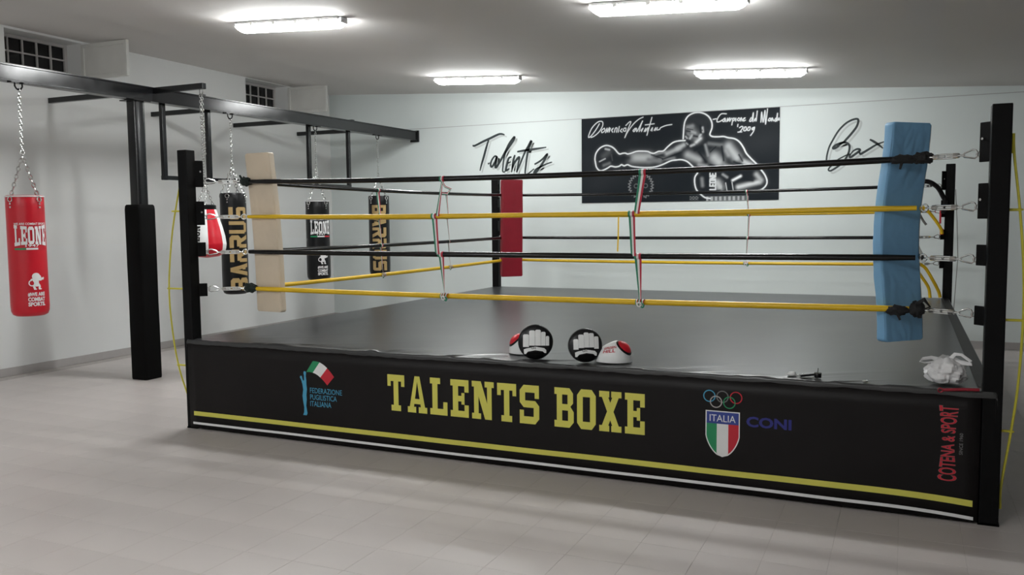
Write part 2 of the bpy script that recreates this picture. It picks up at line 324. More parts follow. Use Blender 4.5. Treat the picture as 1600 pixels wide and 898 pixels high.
MURAL_WRITING = [[(0.27, 1.121), (0.211, 1.031), (0.144, 0.956), (0.107, 0.937), (0.114, 0.981), (0.161, 1.072), (0.245, 1.146), (0.311, 1.15), (0.319, 1.095), (0.269, 1.012), (0.194, 0.953), (0.144, 0.935)], [(0.344, 1.055), (0.303, 1.026), (0.311, 0.994), (0.352, 1.023), (0.344, 1.055)], [(0.36, 0.992), (0.385, 1.053), (0.385, 0.998), (0.418, 1.059), (0.413, 0.997), (0.434, 1.05)], [(0.454, 1.018), (0.475, 1.048), (0.451, 1.023), (0.467, 0.994)], [(0.492, 0.993), (0.508, 1.046), (0.532, 1.045), (0.524, 0.991)], [(0.549, 0.99), (0.565, 1.067)], [(0.606, 1.034), (0.581, 1.004), (0.606, 0.987)], [(0.638, 1.04), (0.622, 1.01), (0.654, 0.997), (0.662, 1.038), (0.638, 1.04)], [(0.662, 1.077), (0.71, 1.12), (0.734, 1.119), (0.702, 1.044), (0.646, 0.908), (0.686, 0.983), (0.767, 1.086), (0.846, 1.151), (0.91, 1.178)], [(0.799, 1.031), (0.767, 1.002), (0.783, 0.986), (0.815, 1.03), (0.823, 0.984), (0.902, 1.125), (0.878, 1.065), (0.855, 0.982)], [(0.879, 0.996), (0.91, 1.025), (0.887, 0.981)], [(0.926, 0.979), (0.95, 1.023), (0.942, 0.978), (0.981, 1.029), (0.974, 0.976)], [(1.036, 1.166), (1.005, 1.058), (0.966, 0.926)], [(0.942, 1.069), (1.068, 1.078)], [(1.021, 0.989), (1.045, 1.026), (1.037, 0.981)], [(1.068, 0.987), (1.092, 1.023), (1.084, 0.986)], [(1.115, 1.022), (1.107, 0.992), (1.146, 0.998), (1.162, 1.02), (1.24, 1.046), (1.317, 1.054)], [(1.881, 1.092), (1.925, 1.097)], [(2.057, 1.156), (1.991, 1.159), (1.947, 1.111), (1.933, 1.06), (1.969, 1.058), (2.006, 1.078)], [(2.035, 1.098), (2.006, 1.071), (2.028, 1.055), (2.042, 1.098), (2.047, 1.054)], [(2.065, 1.053), (2.076, 1.096), (2.079, 1.059), (2.101, 1.099), (2.103, 1.055), (2.123, 1.093)], [(2.145, 1.092), (2.131, 1.005)], [(2.137, 1.085), (2.166, 1.091), (2.16, 1.062), (2.138, 1.059)], [(2.184, 1.09), (2.181, 1.053)], [(2.217, 1.092), (2.203, 1.067), (2.225, 1.054), (2.236, 1.082), (2.217, 1.092)], [(2.247, 1.05), (2.253, 1.093), (2.271, 1.051)], [(2.282, 1.07), (2.304, 1.087), (2.285, 1.08), (2.285, 1.048), (2.308, 1.058)], [(2.382, 1.086), (2.362, 1.043), (2.39, 1.049), (2.41, 1.149), (2.405, 1.034)], [(2.426, 1.054), (2.44, 1.075), (2.426, 1.04)], [(2.46, 1.168), (2.447, 1.039)], [(2.508, 1.021), (2.517, 1.15), (2.537, 1.019), (2.559, 1.169), (2.568, 0.992), (2.591, 1.188)], [(2.616, 1.065), (2.603, 1.037), (2.624, 1.032), (2.635, 1.06), (2.616, 1.065)], [(2.645, 1.028), (2.651, 1.067), (2.669, 1.029)], [(2.696, 1.061), (2.683, 1.033), (2.701, 1.027), (2.718, 1.124), (2.712, 1.024)], [(2.733, 1.058), (2.726, 1.037), (2.744, 1.039), (2.738, 1.062)], [(2.211, 1.008), (2.207, 0.979)], [(2.233, 0.963), (2.262, 0.979), (2.276, 0.961), (2.241, 0.912), (2.212, 0.906), (2.263, 0.906)], [(2.298, 0.967), (2.287, 0.924), (2.316, 0.923), (2.319, 0.966), (2.298, 0.967)], [(2.348, 0.964), (2.334, 0.926), (2.363, 0.924), (2.37, 0.963), (2.348, 0.964)], [(2.427, 0.96), (2.396, 0.947), (2.402, 0.925), (2.427, 0.953), (2.413, 0.903), (2.378, 0.854)]]

MURAL_SHADES = [(0.748, 0.625, 0.991, 0.615, 0.0701, 0.62), (0.991, 0.586, 1.151, 0.561, 0.0389, 0.4), (1.091, 0.66, 1.229, 0.683, 0.0175, 0.42), (1.151, 0.59, 1.348, 0.592, 0.0273, 0.4), (1.249, 0.659, 1.425, 0.729, 0.0331, 0.56), (1.396, 0.724, 1.483, 0.768, 0.0312, 0.62), (1.031, 0.653, 1.19, 0.594, 0.0117, 0.0), (1.19, 0.585, 1.464, 0.67, 0.0136, 0.0), (0.635, 0.629, 0.697, 0.627, 0.0779, 0.0), (0.334, 0.66, 0.408, 0.717, 0.0506, 0.24), (0.271, 0.587, 0.355, 0.624, 0.0097, 0.62), (0.36, 0.762, 0.418, 0.748, 0.0136, 0.6), (0.334, 0.531, 0.418, 0.558, 0.0234, 0.34), (0.449, 0.676, 0.464, 0.596, 0.0097, 0.22), (1.542, 0.632, 1.696, 0.56, 0.0545, 0.56), (1.696, 0.494, 1.792, 0.471, 0.0273, 0.5), (1.904, 0.58, 1.961, 0.522, 0.074, 0.62), (1.827, 0.771, 1.996, 0.745, 0.0273, 0.36), (2.09, 0.722, 2.202, 0.569, 0.0604, 0.62), (2.062, 0.668, 2.091, 0.61, 0.0331, 0.5), (2.036, 0.482, 2.129, 0.45, 0.0234, 0.46), (2.295, 0.51, 2.377, 0.47, 0.0389, 0.64), (2.396, 0.451, 2.423, 0.431, 0.0195, 0.5), (1.695, 0.664, 1.791, 0.528, 0.0234, 0.0), (1.848, 0.488, 1.943, 0.462, 0.0136, 0.0), (2.0, 0.726, 2.028, 0.538, 0.0175, 0.0), (1.847, 0.658, 1.922, 0.726, 0.0097, 0.0), (2.166, 0.514, 2.258, 0.474, 0.0253, 0.0), (2.229, 0.605, 2.276, 0.52, 0.0156, 0.0), (1.78, 0.755, 1.819, 0.612, 0.0195, 0.46), (1.588, 0.962, 1.671, 0.854, 0.0662, 0.42), (1.612, 1.099, 1.777, 1.059, 0.074, 0.15), (1.74, 1.039, 1.797, 0.961, 0.0312, 0.15), (1.539, 1.069, 1.568, 1.076, 0.0234, 0.15), (1.539, 1.008, 1.601, 1.018, 0.0292, 0.46), (1.53, 0.986, 1.609, 0.967, 0.0078, 0.0), (1.597, 0.941, 1.64, 0.925, 0.0175, 0.55), (1.52, 0.958, 1.568, 0.948, 0.0117, 0.0), (1.54, 0.917, 1.563, 0.897, 0.0175, 0.42), (1.569, 0.853, 1.598, 0.892, 0.0175, 0.62), (1.656, 0.798, 1.713, 0.846, 0.0234, 0.72), (1.693, 0.868, 1.716, 0.897, 0.0156, 0.66), (1.511, 0.881, 1.531, 0.857, 0.0117, 0.58), (1.521, 0.793, 1.541, 0.773, 0.0097, 0.52), (1.583, 0.752, 1.629, 0.769, 0.0175, 0.62), (1.621, 0.885, 1.671, 0.873, 0.0195, 0.0), (1.531, 0.811, 1.564, 0.812, 0.0058, 0.0), (1.564, 0.825, 1.568, 0.783, 0.0078, 0.0), (1.74, 0.99, 1.746, 0.933, 0.0156, 0.62), (1.737, 0.958, 1.738, 0.952, 0.0078, 0.0), (1.711, 1.012, 1.718, 0.923, 0.0156, 0.0), (1.637, 0.693, 1.733, 0.734, 0.0253, 0.0), (2.225, 0.177, 2.498, 0.24, 0.0331, 0.72), (2.46, 0.338, 2.519, 0.262, 0.0331, 0.58), (2.297, 0.287, 2.411, 0.261, 0.0292, 0.0), (1.945, 0.24, 1.983, 0.183, 0.0526, 0.64), (1.736, 0.303, 1.746, 0.208, 0.0253, 0.42), (2.15, 0.269, 2.253, 0.322, 0.0175, 0.85), (2.057, 0.237, 2.077, 0.124, 0.0058, 0.75), (2.141, 0.244, 2.161, 0.122, 0.0058, 0.75), (2.019, 0.351, 2.075, 0.312, 0.0175, 0.5), (2.02, 0.257, 2.024, 0.163, 0.0078, 0.3), (1.88, 0.129, 1.983, 0.141, 0.0117, 0.0)]

MURAL_GLOVE_WORD = [(1.847, 0.152, 1.923, 0.15), (1.923, 0.15, 1.923, 0.181), (1.923, 0.197, 1.847, 0.199), (1.847, 0.199, 1.847, 0.23), (1.885, 0.198, 1.885, 0.223), (1.923, 0.197, 1.922, 0.228), (1.922, 0.245, 1.847, 0.247), (1.847, 0.247, 1.846, 0.277), (1.846, 0.277, 1.922, 0.275), (1.922, 0.275, 1.922, 0.245), (1.922, 0.292, 1.846, 0.294), (1.846, 0.294, 1.922, 0.322), (1.922, 0.322, 1.846, 0.324), (1.921, 0.339, 1.846, 0.341), (1.846, 0.341, 1.846, 0.371), (1.884, 0.34, 1.883, 0.364), (1.921, 0.339, 1.921, 0.369)]

# ================================================================== THE ROOM
fl = MB(); fl.box((XW, YF, -.20), (XR, YW, -.0012))
floor = struct(fl.build('floor', M_grout))
BASE[floor.name] = Vector((0, 0, 0))
TS = 0.293
tile_me = None
def tile_mesh_faces(mb, cx, cy):
    h = TS/2 - .0006; b = .0010
    P = [(cx+sx*h, cy+sy*h, -.0012) for sx, sy in ((-1,-1),(1,-1),(1,1),(-1,1))]
    Q = [(cx+sx*h, cy+sy*h, -b*.5) for sx, sy in ((-1,-1),(1,-1),(1,1),(-1,1))]
    T = [(cx+sx*(h-b), cy+sy*(h-b), 0) for sx, sy in ((-1,-1),(1,-1),(1,1),(-1,1))]
    mb.add(P+Q+T, [(8,9,10,11)] + [(i,(i+1)%4,4+(i+1)%4,4+i) for i in range(4)] + [(4+i,4+(i+1)%4,8+(i+1)%4,8+i) for i in range(4)])
cells = []
for i in range(-40, 40):
    for j in range(-40, 40):
        cx = -2.05 + TS*(i+.5); cy = 3.19 + TS*(j+.5)
        if cx - TS/2 < XW or cx + TS/2 > XR or cy - TS/2 < YF or cy + TS/2 > YW: continue
        d = Vector((cx, cy, -1.62)); zc = d.dot(cf)
        vis = False
        if zc > .3:
            u = 800 + 1340.65*d.dot(cr)/zc; v = 449 - 1340.65*d.dot(cu)/zc
            vis = -20 < u < 1620 and v < 915 and not (XA-.1 < cx < XB+.1 and cy > Y0)
        cells.append((0 if vis else 1, d.length, cx, cy))
cells.sort()
for k, (nv, dist, cx, cy) in enumerate(cells[:300]):
    if tile_me is None:
        mb = MB(); tile_mesh_faces(mb, 0, 0)
        o = mb.build('tile', M_tile); tile_me = o.data
        o.parent = floor; o.location = (cx, cy, 0)
    else:
        o = bpy.data.objects.new('tile', tile_me); COL.objects.link(o); o.parent = floor; o.location = (cx, cy, 0)
mb = MB()
for nv, dist, cx, cy in cells[300:]: tile_mesh_faces(mb, cx, cy)
o = mb.build('tile_field', M_tile, floor); o['kind'] = 'stuff'

WIN = [(6.17, 7.11), (9.82, 10.76)]; WZ0, WZ1 = 3.27, 3.69
wl = MB(); xo = XW - .34; top = 3.80
wl.box((xo, YF-.1, -.2), (XW, YW+.2, WZ0)); wl.box((xo, YF-.1, WZ1), (XW, YW+.2, top))
ys = [YF-.1, WIN[0][0], WIN[0][1], WIN[1][0], WIN[1][1], YW+.2]
for a, b in ((ys[0], ys[1]), (ys[2], ys[3]), (ys[4], ys[5])): wl.box((xo, a, WZ0), (XW, b, WZ1))
wall_left = struct(wl.build('wall_left', M_wall)); BASE[wall_left.name] = Vector((0,0,0))
mb = MB(); mb.box((XW, YF, .09), (XW+.004, YW, 1.37)); mb.build('dado', M_dado, wall_left)
mb = MB(); mb.box((XW-.0, YW, -.2), (XR, YW+.2, 3.80)); wall_back = struct(mb.build('wall_back', M_wall_b)); BASE[wall_back.name] = Vector((0,0,0))
mb = MB(); mb.box((XW+.004, YW-.004, .09), (XR, YW, 1.37)); mb.build('dado', M_dado_b, wall_back)
mb = MB(); mb.box((XW, YW-.003, 3.050), (XR, YW, 3.059)); mb.build('joint_strip', M_seam, wall_back)
mb = MB(); mb.box((XR, YF-.1, -.2), (XR+.2, YW+.2, 3.80)); struct(mb.build('wall_right', M_wall))
mb = MB(); mb.box((XW, YF-.2, -.2), (XR, YF, 3.80)); struct(mb.build('wall_front', M_wall))
mb = MB(); mb.box((XW, YF, 0), (XW+.012, YW-.012, .09)); struct(mb.build('baseboard_left', M_skirting, bevel=.003))
mb = MB(); mb.box((XW, YW-.012, 0), (XR, YW, .09)); struct(mb.build('baseboard_back', M_skirting, bevel=.003))
mb = MB(); P = [(x, y, ceil_z(x, y)) for x, y in ((XW-.5, YF-.3), (XR+.3, YF-.3), (XR+.3, YW+.3), (XW-.5, YW+.3))]
mb.prism(P, (0, 0, .25)); struct(mb.build('ceiling', M_ceil))

for wi, (a, b) in enumerate(WIN):
    w = bpy.data.objects.new('window_%d' % (wi+1), None); COL.objects.link(w); w.location = (XW-.28, (a+b)/2, WZ0); BASE[w.name] = Vector(w.location); struct(w)
    w['label'] = ['small barred window high on the left wall, nearest the viewer', 'small barred window high on the left wall near the corner'][wi]
    gx = XW - .27
    fr = MB(); t = .035
    fr.box((gx-.03, a, WZ0), (gx+.03, a+t, WZ1)); fr.box((gx-.03, b-t, WZ0), (gx+.03, b, WZ1)); fr.box((gx-.03, a+t, WZ1-t), (gx+.03, b-t, WZ1)); fr.box((gx-.03, a+t, WZ0), (gx+.03, b-t, WZ0+t))
    fr.build('window_frame', M_winframe, w, bevel=.004)
    n = 5; zs = (WZ0+t, WZ0+t+.065, WZ0+t+.205, WZ1-t)
    for k in range(1, n):
        y = a + t + (b-a-2*t)*k/n; m_ = MB(); m_.box((gx+.005, y-.009, WZ0+t), (gx+.025, y+.009, WZ1-t)); m_.build('mullion', M_winframe, w)
    for z in zs[1:3]:
        m_ = MB(); m_.box((gx+.008, a+t, z-.009), (gx+.022, b-t, z+.009)); m_.build('glazing_bar', M_winframe, w)
    for k in range(n):
        for q in range(3):
            y_0 = a+t+(b-a-2*t)*k/n; y_1 = a+t+(b-a-2*t)*(k+1)/n
            m_ = MB(); m_.box((gx-.006, y_0, zs[q]), (gx, y_1, zs[q+1])); m_.build('pane', M_glass, w)
    # inner sash standing open into the room on its far jamb
    s = MB(); L_ = .725; hx = XW + .005; y = b; f = .045
    s.box((hx, y-.02, WZ0), (hx+f, y+.02, WZ1-.02)); s.box((hx+L_-f, y-.02, WZ0), (hx+L_, y+.02, WZ1-.02))
    s.box((hx+f, y-.02, WZ1-.02-f), (hx+L_-f, y+.02, WZ1-.02)); s.box((hx+f, y-.02, WZ0), (hx+L_-f, y+.02, WZ0+f))
    so = s.build('open_sash', M_sash, w, bevel=.004)
    s = MB(); s.box((hx+f, y-.006, WZ0+f), (hx+L_-f, y+.006, WZ1-.02-f)); s.build('sash_panel', M_sash, so)
    s = MB()
    for z in (WZ0+.08, WZ1-.12): s.tube([(hx+.01, y+.02, z), (hx+.01, y+.02, z+.06)], .012, 8)
    s.build('hinge', M_winframe, so, smooth=True)

# ------------------------------------------------------------------ ceiling lamps (each gives off the light of its own diffuser)
def make_lamp():
    root = thing('ceiling_lamp', '', 'lamp', (0, 0, 0), 'fluorescent ceiling lamps')
    b = MB(); b.prism([(-.60,-.075,-.03), (-.60,.075,-.03), (-.60,.06,0), (-.60,-.06,0)], (1.20,0,0)); b.build('tray', M_tray, root, bevel=.004)
    d = MB()
    sec = [(-.068,-.032), (-.074,-.055), (-.055,-.088), (-.03,-.096), (.03,-.096), (.055,-.088), (.074,-.055), (.068,-.032)]
    xs = [(-.595, .62), (-.55, 1.0), (.55, 1.0), (.595, .62)]
    V = []; F = []; n = len(sec)
    for x, k in xs: V += [(x, y*(.9+.1*k), -.032 + (z+.032)*k) for y, z in sec]
    for i in range(3):
        for j in range(n): F.append((i*n+j, i*n+(j+1) % n, (i+1)*n+(j+1) % n, (i+1)*n+j))
    F += [tuple(range(n))[::-1], tuple(range(3*n, 4*n))]
    d.add(V, F); d.build('diffuser', M_diff, root)
    for sx in (-1, 1):
        e = MB(); e.box((sx*.615-.015, -.05, -.055), (sx*.615+.015, .05, -.004)); e.build('end_cap', M_cap, root, bevel=.006)
    for x in (-.4, -.13, .13, .4):
        for sy in (-1, 1):
            e = MB(); e.box((x-.018, sy*.076-.005, -.05), (x+.018, sy*.076+.005, -.02)); e.build('clip', M_cap, root)
    return root
lamp0 = make_lamp()
LAMPS = [(-5.36, 6.68, 'bright tube lamp on the ceiling above the hanging bags, upper left'),
         (-1.74, 6.74, 'bright tube lamp on the ceiling at the top edge of the picture'),
         (-5.18, 10.24, 'small bright tube lamp on the far ceiling above the wall word on the left'),
         (-1.66, 10.14, 'bright tube lamp on the far ceiling above the right end of the mural'),
         (-5.40, -0.35, 'added unseen tube lamp on the ceiling behind the viewer, towards the left wall'),  # last two are added out of view to light the ring skirt
         (-1.78, -0.30, 'added unseen tube lamp on the ceiling behind the viewer, towards the middle')]
for k, (x, y, lab) in enumerate(LAMPS):
    o = lamp0 if k == 0 else copy_tree(lamp0)
    o.location = (x, y, ceil_z(x, y)); o.rotation_euler = (0, CEIL_ROT, 0); o['label'] = lab
    if k > 1:                                      # far lamps dimmed to keep the back wall from clipping, added unseen ones boosted
        for ch in o.children:
            if ch.name.startswith('diffuser'): ch.data = ch.data.copy(); ch.data.materials[0] = M_diff2 if k < 4 else M_diff3

# ================================================================== THE RING
ring = thing('boxing_ring', 'large raised boxing ring with black canvas, printed black skirt and black corner posts', 'boxing ring', ((XA+XB)/2, (Y0+Y1)/2, 0))
PX0, PX1, PY0, PY1 = XA-.055, XB+.06, Y0, Y1+.06
mb = MB(); mb.box((PX0+.03, PY0+.03, .05), (PX1-.03, PY1-.03, ZP-.03)); mb.build('platform_deck', M_black, ring)
# canvas: padded sheet whose edges roll over the skirt, puckered along the front
def canvas_z(x, y):
    e = min(y-PY0, .9)
    w = .0
    w += .0045*noise.noise(Vector((x*6.5 + y*2.2, y*1.1, 1.3))) * math.exp(-e/.28)
    w += .0022*noise.noise(Vector((x*.9, y*.9, 4.0)))
    k = x*1.0 - y*1.5
    w += .022*max(0, math.sin(k*9.0 + 4*noise.noise(Vector((x*.7, y*.7, 0)))))**8 * math.exp(-e/.16) * max(0, .35+noise.noise(Vector((x*1.1, 0, 7))))
    w += .012*max(0, math.sin(k*23.0 + 5*noise.noise(Vector((x*.9, y*.9, 3)))))**6 * math.exp(-e/.08) * max(0, .3+noise.noise(Vector((x*1.7, 0, 2))))
    return ZP + w - .003
mb = MB()
nx, ny = 420, 110
xs = [PX0 + (PX1-PX0)*i/(nx-1) for i in range(nx)]
yv = [PY0 + .018 + (PY1-PY0-.036)*(j/(ny-1))**2.2 for j in range(ny)]
rows = []
def edge_n(x): return .006*noise.noise(Vector((x*5.1, 3.3, 0))) + .004*noise.noise(Vector((x*17, 1.3, 0)))
rows.append([(x, PY0-.006-.5*abs(edge_n(x)), ZP-.034+1.2*edge_n(x)) for x in xs])
rows.append([(x, PY0-.007-.7*abs(edge_n(x)), ZP-.016+.8*edge_n(x+.4)) for x in xs])
rows.append([(x, PY0-.004, ZP-.004+.3*edge_n(x+1)) for x in xs])
rows.append([(x, PY0+.002, canvas_z(x, PY0)-.001) for x in xs])
for y in yv: rows.append([(x, y, canvas_z(x, y)) for x in xs])
rows.append([(x, PY1+.004, ZP-.008) for x in xs]); rows.append([(x, PY1+.008, ZP-.06) for x in xs])
for R in rows[:]:
    a = R[0]; b = R[-1]
    R.insert(0, (PX0-.008, a[1], min(a[2], ZP)-.012)); R.insert(0, (PX0-.010, a[1], min(a[2], ZP)-.06))
    R.append((PX1+.008, b[1], min(b[2], ZP)-.012)); R.append((PX1+.010, b[1], min(b[2], ZP)-.06))
W_ = len(rows[0])
mb.add([p for R in rows for p in R], [(j*W_+i, j*W_+i+1, (j+1)*W_+i+1, (j+1)*W_+i) for j in range(len(rows)-1) for i in range(W_-1)])
canvas = mb.build('canvas', M_canvas, ring, smooth=True, angle=80)
mb = MB(); n_ = 40
for i in range(n_):   # stitched border strip along the right edge
    y0_ = PY0+.12+(PY1-PY0-.2)*i/n_; y1_ = PY0+.12+(PY1-PY0-.2)*(i+1)/n_
    mb.poly([(PX1-.075, y0_, canvas_z(PX1-.075, y0_)+.0025), (PX1-.002, y0_, canvas_z(PX1, y0_)+.0025), (PX1-.002, y1_, canvas_z(PX1, y1_)+.0025), (PX1-.075, y1_, canvas_z(PX1-.075, y1_)+.0025)])
mb.build('border_strip', M_skirt, canvas)

# skirts
def skirt_wave(x, z):
    u = (x-PX0)/(XB-.006-PX0); v = (z-.012)/(ZP-.032)
    return .0035*noise.noise(Vector((u*11, v*2, PX0))) * (1 - v*.6)
def skirt(p0, p1, nrm, bottom=.012):
    p0 = Vector(p0); p1 = Vector(p1); nrm = Vector(nrm); m_ = MB(); nu, nv = 80, 8
    def fn(u, v):
        p = p0.lerp(p1, u); z = bottom + (ZP-.02-bottom)*v
        wv = .0035*noise.noise(Vector((u*11, v*2, p0.x))) * (1 - v*.6)
        return p + nrm*wv + Vector((0, 0, z))
    m_.surf(fn, nu, nv)
    o = m_.build('skirt_panel', M_skirt, ring, smooth=True, angle=80)
    so = o.modifiers.new('thickness', 'SOLIDIFY'); so.thickness = .003; so.offset = 1
    return o
SY = PY0 - .002
skirt_f = skirt((PX0, SY, 0), (XB-.006, SY, 0), (0, 1, 0))
skirt((PX0, PY1, 0), (PX0, SY, 0), (1, 0, 0)); skirt((PX1, PY0, 0), (PX1, PY1, 0), (-1, 0, 0)); skirt((PX1, PY1, 0), (PX0, PY1, 0), (0, -1, 0))
SK = SY - .0046
# stripes
mb = MB(); xe = XB-.03
N_ = 60
def strip(m_, z0, z1, x0, x1):
    for i in range(N_):
        a = x0+(x1-x0)*i/N_; b = x0+(x1-x0)*(i+1)/N_
        da = -.02*max(0, (a+.15)/.5)**2 if a > -.15 else 0; db = -.02*max(0, (b+.15)/.5)**2 if b > -.15 else 0
        ea = .004*noise.noise(Vector((a*1.5, z0*9, 0))); eb = .004*noise.noise(Vector((b*1.5, z0*9, 0)))
        m_.poly([(a, SK, z0+da+ea), (b, SK, z0+db+eb), (b, SK, z1+db+eb), (a, SK, z1+da+ea)])
strip(mb, .110, .144, PX0+.04, xe); mb.build('yellow_stripe', M_yprint, skirt_f)
mb = MB(); strip(mb, .040, .058, PX0+.03, xe+.005); mb.build('white_stripe', M_wprint, skirt_f)
# big slab lettering, one mesh per letter
for word, x0, x1 in (('TALENTS', -3.257, -2.112), ('BOXE', -2.007, -1.417)):
    letters, w = slab_word(word)
    for lx, lw, P in letters: on_plane(P, SK, (x1-x0)/w, .253, x0, .304).build('letter', M_yprint, skirt_f)
# boxing federation emblem: figure with raised arms, flag and three lines of text
fig = [[(.30,.0),(.62,.0),(.70,.05),(.66,.12),(.60,.22),(.66,.36),(.64,.46),(.70,.60),(.66,.70),(.30,.70),(.36,.58),(.28,.44),(.34,.30),(.42,.18),(.40,.07)],
       [(.30,.70),(.66,.70),(.66,.80),(.62,.90),(.66,.97),(.60,1.0),(.46,1.0),(.42,.96),(.47,.90),(.46,.80),(.38,.78),(.30,.84),(.26,.89),(.14,.89),(.08,.86),(.14,.83),(.22,.78)]]
on_plane([[(a, b) for a, b in p] for p in fig], SK, .100, .325, -4.022, .205).build('federation_figure', M_bprint, skirt_f)
def flag(c0, c1, m_, nm):
    mb_ = MB(); k = 8
    for i in range(k):
        q = []
        for t, e in ((c0+(c1-c0)*i/k, 0), (c0+(c1-c0)*(i+1)/k, 0), (c0+(c1-c0)*(i+1)/k, 1), (c0+(c1-c0)*i/k, 1)):
            x = -3.955 + .185*t + .062*e; z = .525 - .085*t*t - .02*math.sin(t*PI*1.0) + .085*e - .02*e*t + .03*math.sin(t*PI)
            q.append((x, SK, z))
        mb_.poly(q)
    mb_.build(nm, m_, skirt_f)
flag(0, .32, M_green, 'flag_green'); flag(.32, .68, M_wprint, 'flag_white'); flag(.68, 1.0, M_rprint, 'flag_red')
for body, z, w in (('FEDERAZIONE', .375, .282), ('PUGILISTICA', .326, .235), ('ITALIANA', .277, .185)):
    P, ww = font_polys(body, .0); on_plane(P, SK, w/ww, .038, -3.925, z).build('federation_text', M_bprint, skirt_f)
# five rings, shield and club lettering
def ring2d(cx, cz, r, w, k=28):
    return [[(cx+(r+s1)*math.cos(a), cz+(r+s1)*math.sin(a)) for a, s1 in ((2*PI*i/k, -w/2), (2*PI*i/k, w/2), (2*PI*(i+1)/k, w/2), (2*PI*(i+1)/k, -w/2))] for i in range(k)]
for i, (cx, cz, m_) in enumerate(((-1.027, .577, M_bprint), (-.951, .577, M_grey), (-.873, .577, M_rprint), (-.988, .545, M_piping), (-.911, .545, M_green))):
    mb = on_plane(ring2d(cx, cz, .033, .006), SK - .0003*i); mb.build('emblem_ring', m_, skirt_f)
sx0, sx1, sz0, sz1 = -1.048, -.850, .219, .492; mx = (sx0+sx1)/2
def shield_x(t, half):  # outline half width at height t (0 bottom .. 1 top)
    return half*(1 if t > .45 else math.sqrt(max(0, 1-((.45-t)/.45)**2))*.72 + .28*(t/.45))
def shield(z_a, z_b, xa_, xb_, m_, nm, dy):
    mb_ = MB(); k = 24
    for i in range(k):
        za = z_a+(z_b-z_a)*i/k; zb = z_a+(z_b-z_a)*(i+1)/k; q = []
        for z, e in ((za, 0), (za, 1), (zb, 1), (zb, 0)):
            h = shield_x((z-sz0)/(sz1-sz0), (sx1-sx0)/2)
            q.append((max(mx-h, min(mx+h, xb_ if e else xa_)), SK-dy, z))
        if abs(q[0][0]-q[1][0]) + abs(q[2][0]-q[3][0]) > 1e-4: mb_.poly(q)
    mb_.build(nm, m_, skirt_f)
shield(sz0, sz1, sx0, sx1, M_wprint, 'shield_border', .0)
sz0 += .008; sz1 -= .006; sx0 += .006; sx1 -= .006
shield(sz0, .416, sx0, mx-.033, M_green, 'shield_green', .0006); shield(sz0, .416, mx-.033, mx+.030, M_wprint, 'shield_white', .0006); shield(sz0, .416, mx+.034, sx1, M_rprint, 'shield_red', .0006)
shield(.416, sz1, sx0, sx1, M_shieldblue, 'shield_blue', .0006)
P, ww = font_polys('ITALIA', .0); on_plane(P, SK-.0012, .150/ww, .040, mx-.075, .429).build('shield_text', M_wprint, skirt_f)
P, ww = font_polys('CONI', .035); on_plane(P, SK, .250/ww, .062, -.813, .413).build('club_text', M_navy, skirt_f)
# maker's lettering, reading upwards, taller at both ends
def flare(P, ww):
    return [[(a/ww, (b-.5)*(1+.9*abs(a/ww-.5)**1.3*1.6)*.62+.5) for a, b in p] for p in P]
P, ww = font_polys('COTENA & SPORT', .03); on_plane(flare(P, ww), SK, .405, .10, .278, .217, PI/2).build('maker_text_outline', M_grey, skirt_f)
P, ww = font_polys('COTENA & SPORT', .012); on_plane(flare(P, ww), SK-.0006, .403, .096, .276, .218, PI/2).build('maker_text', M_rprint, skirt_f)
P, ww = font_polys('SINCE 1960', .01); on_plane(P, SK, .115/ww, .017, .298, .365, PI/2).build('maker_small_text', M_grey, skirt_f)

# ------------------------------------------------------------------ posts with rope brackets
CORN = {'A': (XA, Y0+PW, -1, -1), 'B': (XB, Y0+PW, 1, -1), 'C': (XA, Y1, -1, 1), 'D': (XB, Y1, 1, 1)}   # inner edge of each post, outward direction
MEET = {'A': (XA+INSET, Y0+INSET), 'B': (XB-INSET, Y0+INSET), 'C': (XA+INSET, Y1-INSET), 'D': (XB-INSET, Y1-INSET)}
TABS = ((1.895, 2.10, True), (1.60, 1.785, True), (1.355, 1.465, False), (1.040, 1.142, False))
EYE = {}
for k, (x, y, dx, dy) in CORN.items():
    m_ = MB(); m_.box((min(x, x+dx*PW), min(y, y+dy*PW), 0), (max(x, x+dx*PW), max(y, y+dy*PW), ZT))
    post = m_.build('ring_post', M_black, ring, bevel=.005)
    m_ = MB(); m_.box((min(x, x+dx*PW)-.004, min(y, y+dy*PW)-(.004 if dy > 0 else 0), 0), (max(x, x+dx*PW)+.004, max(y, y+dy*PW)+.004, .012)); m_.build('foot_plate', M_black, post)
    e = Vector((-dx, -dy, 0)).normalized(); side = Vector((e.y, -e.x, 0))
    for z0, z1, tall in TABS:
        m_ = MB(); c = Vector((x, y, (z0+z1)/2)) + e*.016
        m_.obox(c, e*.040, side*.006, (0, 0, (z1-z0)/2)); m_.build('bracket', M_black, post, bevel=.003)
        m_ = MB()
        if tall: p = Vector((x, y, z1-.085)) + e*.035; m_.tube([p-side*.013, p+side*.013], .007, 8)
        if tall: m_.build('bolt', M_chrome, post, smooth=True)
    EYE[k] = Vector((x, y, 0)) + e*.052

